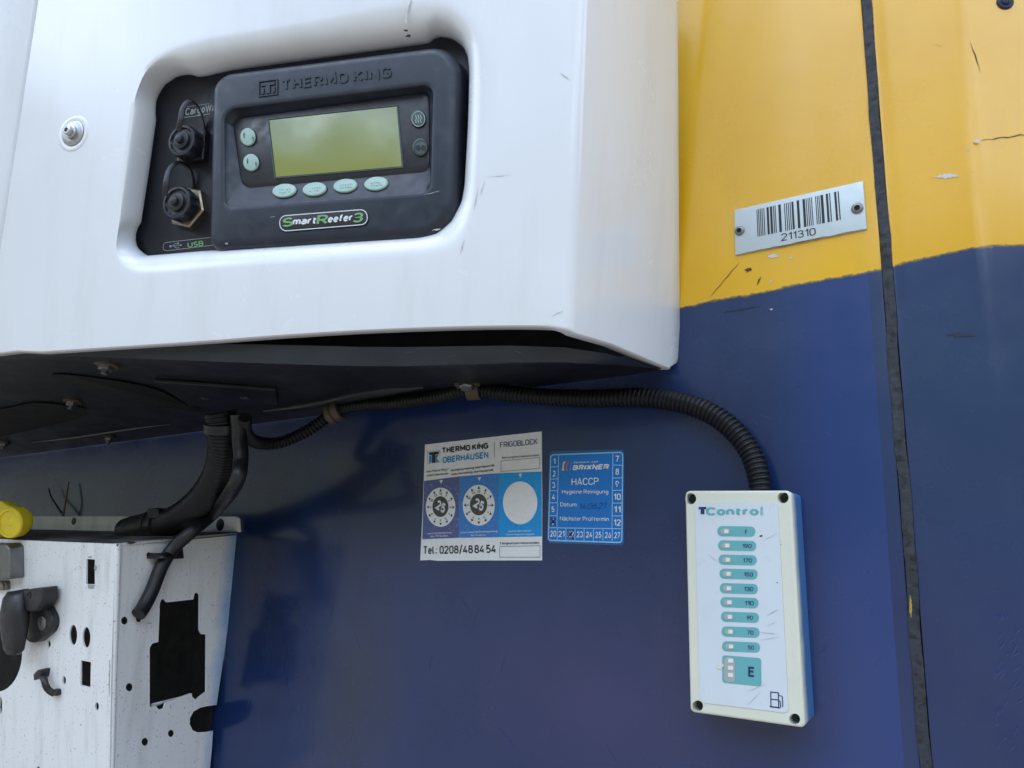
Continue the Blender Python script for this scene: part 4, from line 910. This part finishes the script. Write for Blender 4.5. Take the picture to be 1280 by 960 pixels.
b = MB(); b.tube(catmull([wl(Z5(211, 116), .012), wl(Z5(218, 75), .012), wl(Z5(224, 40), .010), wl(Z5(229, 8), .008)], 8), lambda t: .0016*(1-.4*t), 8)
M['tan'] = mat('tan_insulation', (.16, .12, .055), .5); build('tan_strand', b, M['tan'], tw, smooth=60)

# ------------------------------------------------------------------ service sticker
st = thing('service_sticker', 'white service sticker with two numbered dials and an empty white circle', 'sticker', wl((600, 620)))
S3 = lambda x, y: (500+x/4, 520+y/4)
W = WALL
def sh3(name, px, m, off, parent=st):
    b = MB()
    for p in px: b.ngon([W.at(q, off) for q in p])
    return build(name, b, m, parent, smooth=0)
b = MB(); b.prism(W, [S3(*p) for p in [(125, 143), (420, 109), (708, 77), (711, 400), (710, 722), (400, 722), (190, 724), (150, 720), (101, 722), (112, 500)]], .0001, .0004); build('film', b, M['stk'], st, smooth=0)
sh3('violet_field', [[S3(*p) for p in [(120, 325), (298, 302), (293, 609), (111, 616)]]], M['s1'], .0006)
sh3('blue_field', [[S3(*p) for p in [(298, 302), (495, 286), (495, 606), (293, 609)]]], M['s2'], .0006)
sh3('cyan_field', [[S3(*p) for p in [(495, 286), (708, 278), (709, 602), (495, 606)]]], M['s3'], .0006)
sh3('blank_circle', [ell(*S3(601, 434), 86/4, 107/4, 48)], M['stk'], .0008)
for (cx, cy, rx, ry) in ((203, 456, 74, 98), (394, 446, 80, 102)):
    d = sh3('dial', [ell(*S3(cx, cy), rx/4, ry/4, 44)], M['stk'], .0008)
    sh3('dial_centre', [ell(*S3(cx-1, cy-3), 40/74*rx/4, 53/100*ry/4, 36)], M['disc'], .0010, d)
    b = MB()
    for k in range(12):
        a = math.radians(90-30*k); ca, sa = math.cos(a), -math.sin(a)
        tip, bs = .94, .80
        t0 = (cx+rx*tip*ca, cy+ry*tip*sa); h = .085
        l = (cx+rx*(bs*ca-h*sa), cy+ry*(bs*sa+h*ca)); r = (cx+rx*(bs*ca+h*sa), cy+ry*(bs*sa-h*ca))
        b.sheet(W, [S3(*t0), S3(*l), S3(*r)], .0010)
        num = str(12 if k == 0 else k); hw = rx*.05*len(num); q = .68
        o = (cx+rx*q*ca, cy+ry*q*sa)
        tx, ty = -sa, ca                                    # tangent (clockwise)
        bl = (o[0]-hw*tx-ca*rx*.075, o[1]-hw*ty-sa*ry*.06); br = (o[0]+hw*tx-ca*rx*.075, o[1]+hw*ty-sa*ry*.06)
        tl = (bl[0]+ca*rx*.15, bl[1]+sa*ry*.12)
        pen(b, W, num, S3(*bl), S3(*br), S3(*tl), .0010, th=.16)
    build('dial_print', b, M['ink'], d, smooth=0)
    b = MB(); s_ = rx/74
    pen(b, W, '25', S3(cx-30*s_, cy+4), S3(cx+16*s_, cy+33), S3(cx-17*s_, cy-42), .0013, th=.22, gap=.06); build('dial_number', b, M['pwhite'], d, smooth=0)
b = MB()
pen(b, W, 'THERMO KING', S3(213, 187), S3(442, 163), S3(212, 158), .0007, th=.24, gap=.06)
build('maker_name', b, M['ink'], st, smooth=0); b = MB()
pen(b, W, 'FRIGOBLOCK', S3(500, 159), S3(688, 141), S3(500, 131), .0007, th=.13, gap=.08)
b.stroke(W, [S3(472, 130), S3(471, 205)], .0004, .0007)
def fine(t, l, r, h, off=.0007): pen(b, W, t, S3(*l), S3(*r), S3(l[0], l[1]-h), off, .15, 0, .08)
build('partner_name', b, M['navy'], st, smooth=0); b = MB()
fine('Wartungsbetriebsstunden:', (508, 214), (697, 200), 10); build('hours_caption', b, M['ink'], st, smooth=0); b = MB(); fine('Max-Planck-Ring 7', (133, 284), (243, 271), 11); fine('46049 Oberhausen', (133, 304), (241, 292), 11)
fine('blum@thermoking-oberhausen.de', (256, 278), (472, 252), 12); fine('www.thermoking-oberhausen.de', (256, 297), (466, 275), 12)
build('address_print', b, M['ink'], st, smooth=0); b = MB(); fine('Fälligkeitsbetriebsstunden:', (500, 643), (698, 639), 12)
build('hours_caption', b, M['ink'], st, smooth=0); b = MB()
pen(b, W, 'Tel.:  0208/48 84 54', S3(118, 691), S3(478, 685), S3(118, 651), .0007, th=.17, gap=.08, word=.14)
build('phone_number', b, M['ink'], st, smooth=0); b = MB()
for q in ([(505, 225), (698, 207), (699, 262), (504, 278)], [(498, 653), (700, 648), (700, 706), (498, 706)]): b = MB(); b.stroke(W, [S3(*p) for p in q], .00035, .0007, True); build('entry_box', b, M['ink'], st, smooth=0)
b = MB()
b.sheet(W, [S3(*p) for p in [(145, 183), (194, 178), (194, 190), (177, 192), (177, 234), (160, 235), (160, 194), (145, 195)]], .0008)
b.stroke(W, [S3(*p) for p in [(136, 178), (138, 238), (200, 231), (199, 172)]], .0003, .0007)
b.stroke(W, [S3(136+7.9*k, 180-.75*k+(4 if k % 2 else -3)) for k in range(9)], .0003, .0007)
build('emblem_print', b, M['ink'], st, smooth=0)
b = MB(); pen(b, W, 'OBERHAUSEN', S3(213, 237), S3(442, 210), S3(213, 205), .0007, th=.22, gap=.06)
b.sheet(W, [S3(*p) for p in [(145, 198), (158, 197), (158, 233), (145, 235)]], .0007); b.sheet(W, [S3(*p) for p in [(179, 194), (194, 192), (184, 210), (194, 230), (179, 232)]], .0007)
build('blue_print', b, M['lblue'], st, smooth=0)
b = MB()
for x, y in ((206, 331), (397, 316), (602, 299)): b.sheet(W, [S3(x-9, y-9), S3(x+9, y-11), S3(x, y+9)], .0008)
fine('Jahres-Dichtheitsprüfung', (137, 592), (258, 586), 8, .0008); fine('des TK-Geräts', (152, 606), (240, 602), 8, .0008)
fine('letzte Hauptdichtheitsprüfung', (303, 587), (487, 580), 9, .0008); fine('des TK-Geräts', (355, 601), (428, 598), 8, .0008)
fine('nächste Wartung laut', (541, 580), (655, 577), 8, .0008); fine('Thermo King Wartungsplan', (527, 597), (672, 594), 8, .0008)
for _ in range(60):
    x, y = random.uniform(125, 488), random.uniform(320, 605)
    l = random.uniform(3, 16); a = random.uniform(0, 3.1)
    if all(((x-c[0])/(c[2]+6))**2+((y-c[1])/(c[3]+6))**2 > 1.1 for c in ((203, 456, 74, 98), (394, 446, 80, 102))): b.sheet(W, [S3(*p) for p in thin((x, y), (x+l*math.cos(a), y+l*math.sin(a)), 1.1, 5, .6)], .0007)
build('white_print', b, M['pwhite'], st, smooth=0)

# ------------------------------------------------------------------ blue cleaning sticker
bs = thing('cleaning_sticker', 'blue cleaning record sticker with numbered cells and two pen crosses', 'sticker', wl((733, 622)))
S4 = lambda x, y: (680+x/7.109, 555+y/7.109)
b = MB(); b.prism(W, rpoly([S4(46, 65), S4(714, 48), S4(712, 902), S4(28, 880)], 5, 6), .0001, .0004); build('film', b, M['hedge'], bs, smooth=0)
b = MB(); inn = rpoly([S4(60, 96), S4(700, 73), S4(692, 876), S4(38, 856)], 4, 6); b.sheet(W, inn, .0006); build('blue_field', b, M['hblue'], bs, smooth=0)
b = MB(); lw = .0007
b.stroke(W, inn, .0010, .0009, True)
b.stroke(W, [S4(131, 92), S4(114, 745)], lw, .0009); b.stroke(W, [S4(612, 78), S4(604, 750)], lw, .0009); b.stroke(W, [S4(43, 744), S4(693, 753)], lw, .0009)
for y0, y1 in ((205, 201), (313, 309), (415, 415), (523, 523), (636, 638)): b.stroke(W, [S4(55-(y0-205)*.03, y0), S4(128-(y0-205)*.025, y1)], lw, .0011)
for y in (188, 302, 412, 525, 639): b.stroke(W, [S4(610, y), S4(698, y)], lw, .0011)
for x in (118, 195, 275, 356, 440, 524, 607): b.stroke(W, [S4(x+1, 748), S4(x-1, 864)], lw, .0011)
build('grid_print', b, M['frame'], bs, smooth=0)
b = MB()
def cell(t, cx, cy, wd, h): pen(b, W, t, S4(cx-wd/2, cy+h/2), S4(cx+wd/2, cy+h/2), S4(cx-wd/2, cy-h/2), .0009, th=.17, gap=.1)
for t, x, y in (('1', 93, 155), ('2', 89, 262), ('3', 86, 365), ('4', 83, 470), ('5', 80, 580), ('6', 79, 690)): cell(t, x, y, 18 if t == '1' else 27, 52)
for t, x, y in (('7', 653, 132), ('8', 651, 246), ('9', 650, 356), ('10', 652, 469), ('11', 652, 582), ('12', 652, 698)): cell(t, x, y, 32 if len(t) == 1 else 62, 57)
for k, x in enumerate((79, 153, 235, 316, 398, 481, 567, 649)): cell(str(20+k), x, 797+2*k, 58, 54)
pen(b, W, 'BRIXNER', S4(254, 233), S4(580, 223), S4(254, 188), .0009, th=.25, slant=.18, gap=.08)
pen(b, W, 'Karosserie + Lack', S4(265, 172), S4(482, 163), S4(265, 156), .0009, th=.17, slant=.15)
pen(b, W, 'HACCP', S4(245, 368), S4(486, 362), S4(245, 305), .0009, th=.13)
pen(b, W, 'Hygiene Reinigung', S4(160, 441), S4(572, 441), S4(160, 406), .0009, th=.14)
pen(b, W, 'Datum:', S4(145, 555), S4(297, 556), S4(145, 518), .0009, th=.14)
pen(b, W, 'Nächster Prüftermin', S4(142, 680), S4(577, 686), S4(142, 643), .0009, th=.14)
build('white_print', b, M['pwhite'], bs, smooth=0)
for k, (x, m) in enumerate(((158, 'pyel'), (192, 'pred'), (224, 'lblue'))):
    b = MB(); b.sheet(W, [S4(x+14, 157), S4(x+34, 156), S4(x+30, 170), S4(x+24, 171), S4(x+16, 222), S4(x+22, 222), S4(x+19, 236), S4(x, 236)], .0009); build('stripe', b, M[m], bs, smooth=0)
b = MB(); pen(b, W, '14.06.21', S4(318, 582), S4(560, 572), S4(318, 528), .0009, th=.1, slant=.3); build('handwriting', b, M['pen'], bs, smooth=0)
b = MB()
for a, c in (((52, 648), (108, 728)), ((108, 655), (50, 722)), ((205, 762), (268, 852)), ((268, 760), (205, 838))): b.sheet(W, [S4(*p) for p in thin(a, c, 11, 8, 2)], .0013)
build('pen_cross', b, M['ink'], bs, smooth=0)

# ------------------------------------------------------------------ barcode plate
bp = thing('barcode_plate', 'riveted silver plate with a barcode and the number 211310 on yellow paint', 'plate', wl((1000, 272)))
Z7 = lambda x, y: (840+x/2.909, 180+y/2.909)
b = MB(); b.prism(W, rpoly([Z7(227, 240), Z7(695, 134), Z7(708, 309), Z7(230, 404)], .8, 3), .0001, .0016, .0003); build('plate', b, M['alu'], bp)
b = MB(); xa, xb_ = 307, 612
bars = [(0, 1), (2, 1), (4, 1), (6, 1), (8.3, 1), (12, 2.6), (16, 2.6), (19.8, 1), (21.8, 1), (26, 3), (33, 1), (35.3, 1), (37.5, 1), (39.7, 1), (41.8, 2.4), (48, 3), (55, 3), (59, 1), (61.2, 1), (63.2, 1), (65.4, 1), (70.3, 1), (72.4, 1), (74.4, 1), (76.6, 3.2), (83, 2.6), (87, 1.2), (93, 2.6), (97.2, 1.4)]
for p, wd in bars:
    x0, x1 = p/98.6, (p+wd)/98.6; tp = lambda t: Z7(xa+(xb_-6-xa)*t, 239-68*t); bt = lambda t: Z7(xa+4+(xb_-xa-2)*t, 337-62*t)
    b.sheet(W, [tp(x0), tp(x1), bt(x1), bt(x0)], .0018)
pen(b, W, '211310', Z7(394, 354), Z7(523, 331), Z7(393, 327), .0018, th=.12, gap=.1); build('barcode_print', b, M['ink'], bp, smooth=0)
for x, y, r in ((246, 316, .0041), (674, 234, .0044)):
    b = MB(); b.lathe(wl(Z7(x, y), .0016), W.n, [(0, r), (.0009, r), (.0016, r*.82), (.0018, r*.5), (.0008, r*.42)], 28, cap1=False); rv = build('rivet', b, M['steel'], bp)
    b = MB(); b.lathe(wl(Z7(x, y), .0016), W.n, [(.0002, r*.46), (.0009, r*.44)], 20); build('rivet_hole', b, M['darkfill'], rv)
b = MB(); b.sheet(W, thin(Z7(236, 402), Z7(705, 308), .9, 24, .5), .0018); build('grime_line', b, M['scratch'], bp, smooth=0)

# ------------------------------------------------------------------ fuel gauge box
gb = thing('fuel_gauge', 'cream plastic fuel level gauge box with teal numbered lamps', 'gauge', wl((930, 760)))
HB = .034
G = WALL.shifted(HB)
Z4 = lambda x, y: (830+x/2.909, 590+y/2.909)
oq = [G.uv(p) for p in rpoly([Z4(76, 68), Z4(462, 67), Z4(513, 932), Z4(95, 873)], [6, 7, 7, 6], 8)]
holes = [ell(*Z4(x, y), 20/2.909, 20.5/2.909, 24) for x, y in ((97, 97), (433, 93), (122, 851), (475, 899))]
b = MB(); lo = [[G.w(a, -HB+.0002) for a in inset(oq, .0004)], [G.w(a, -.0124) for a in inset(oq, .0003)], [G.w(a, -.0120) for a in inset(oq, .0009)], [G.w(a, -.0116) for a in inset(oq, .0002)], [G.w(a, -.0017) for a in oq]]
for k in range(1, 6):
    t = k/5*math.pi/2; lo.append([G.w(a, -.0017+.0017*math.sin(t)) for a in inset(oq, .0017*(1-math.cos(t)))])
b.loft(lo, True); b.fill_holes(lo[-1], [[G.at(p) for p in h] for h in holes])
for h in holes: b.loft([[G.at(p) for p in h], [G.at(p)-G.n*.0005+(G.at(h[0])-G.at(p))*0 for p in h], [G.w(a, -.012) for a in inset([G.uv(p) for p in h], .0003)]], True)
box = build('enclosure', b, overspray(M['cream'], 'Y', wy-.013, .020, 'cream_enclosure_blue_side'), gb, smooth=30)
for x, y in ((97, 97), (433, 93), (122, 851), (475, 899)):
    b = MB(); b.lathe(G.at(Z4(x, y))-G.n*.0118, G.n, [(0, .0058), (.0015, .0050), (.003, .0035), (.0022, .001)], 20); build('screw', b, M['black'], box)
b = MB(); b.prism(G, rpoly([Z4(112, 112), Z4(414, 111), Z4(453, 877), Z4(131, 838)], 7, 8), .0001, .0005); lab = build('label_plate', b, M['label'], gb, smooth=0)
tl_ = lambda y: .035*(y-160)/560*1.0
pc = [(263, 216), (266, 268), (268, 320), (271, 371), (272, 424), (274, 475), (276, 528), (278, 582), (280, 636)]
for (x, y), tx in zip(pc, ('F', '190', '170', '150', '130', '110', '90', '70', '50')):
    k = tl_(y)+.012; w2, h2 = 69, 18.5; rt = lambda dx, dy: Z4(x+dx-dy*.03, y+dy+k*dx)
    b = MB(); b.sheet(G, rpoly([rt(-w2, -h2), rt(w2, -h2), rt(w2, h2), rt(-w2, h2)], 5.8, 8), .0007); pil = build('level_lamp', b, M['teal'], gb, smooth=0)
    b = MB(); b.sheet(G, rpoly([rt(-57, -10.5), rt(-24, -10.5), rt(-24, 10.5), rt(-57, 10.5)], 3.2, 6), .0009); win = build('lamp_window', b, M['ledw'], pil, smooth=0)
    b = MB(); b.prism(G, [rt(-44, -6.5), rt(-29, -6.5), rt(-29, 7), rt(-44, 7)], .0009, .0013); build('led', b, M['led'], pil, smooth=0)
    b = MB(); ww = 8 if tx == 'F' else 11*len(tx); pen(b, G, tx, rt(33-ww/2+3, 8), rt(33+ww/2+3, 8), rt(33-ww/2+3, -7), .0010, th=.13); build('number', b, M['navy'], pil, smooth=0)
b = MB(); b.sheet(G, rpoly([Z4(212, 666), Z4(353, 677), Z4(354, 780), Z4(212, 766)], 3.5, 6), .0007); eb = build('level_lamp', b, M['teal'], gb, smooth=0)
b = MB(); b.sheet(G, rpoly([Z4(219, 672), Z4(257, 675), Z4(258, 766), Z4(218, 762)], 5, 6), .0009); build('lamp_window', b, M['ledw'], eb, smooth=0)
for y in (686, 712, 738):
    b = MB(); b.prism(G, [Z4(233, y-7), Z4(251, y-6), Z4(251, y+8), Z4(233, y+7)], .0009, .0014); build('led', b, M['led'], eb, smooth=0)
b = MB(); pen(b, G, 'E', Z4(306, 744), Z4(327, 746), Z4(306, 707), .0010, th=.2); build('number', b, M['navy'], eb, smooth=0)
b = MB(); pen(b, G, 'T', Z4(126, 158), Z4(154, 158), Z4(126, 127), .0007, th=.28)
build('brand_letter', b, M['navy'], lab, smooth=0); b = MB()
pk = lambda q, cl=False, wd=.0007: b.stroke(G, [Z4(*p) for p in q], wd, .0007, cl)
pk([(388, 800), (416, 803), (417, 857), (389, 853)], True); pk([(389, 826), (416, 829)]); pk([(384, 853), (422, 858)]); pk([(417, 812), (430, 816), (432, 852), (424, 856), (422, 834), (417, 832)])
build('pump_icon', b, M['navy'], lab, smooth=0)
for x, y, r in ((352, 233, 1.9), (412, 402, 1.0), (425, 264, .7), (422, 250, .5)): b = MB(); b.sheet(G, jag(*Z4(x, y), r, r*.6, 10), .0007); build('speck', b, M['ink'], lab, smooth=0)
b = MB(); pen(b, G, 'Contro', Z4(153, 158), Z4(345, 158), Z4(153, 128), .0007, th=.24, gap=.03)
for k in range(7): b.sheet(G, [Z4(350, 127+4.6*k), Z4(360, 127+4.6*k), Z4(360, 129.6+4.6*k), Z4(350, 129.6+4.6*k)], .0007)
build('teal_print', b, M['teal'], lab, smooth=0)
b = MB()
for a, c, wd in (((372, 522), (420, 498), .7), ((345, 583), (412, 590), .9), ((300, 800), (372, 770), .7), ((350, 612), (418, 600), .6), ((300, 850), (350, 800), .6), ((372, 560), (410, 545), .6), ((160, 300), (200, 330), .5), ((360, 250), (415, 222), .5)): b.sheet(G, thin(Z4(*a), Z4(*c), wd, 10, .3), .0008)
build('scuff_mark', b, M['gscuff'], lab, smooth=0)
b = MB(); b.sheet(G, jag(*Z4(205, 708), 4.5, 2.6, 16, -20, .4), .0011); build('chip_mark', b, M['cream'], lab, smooth=0)
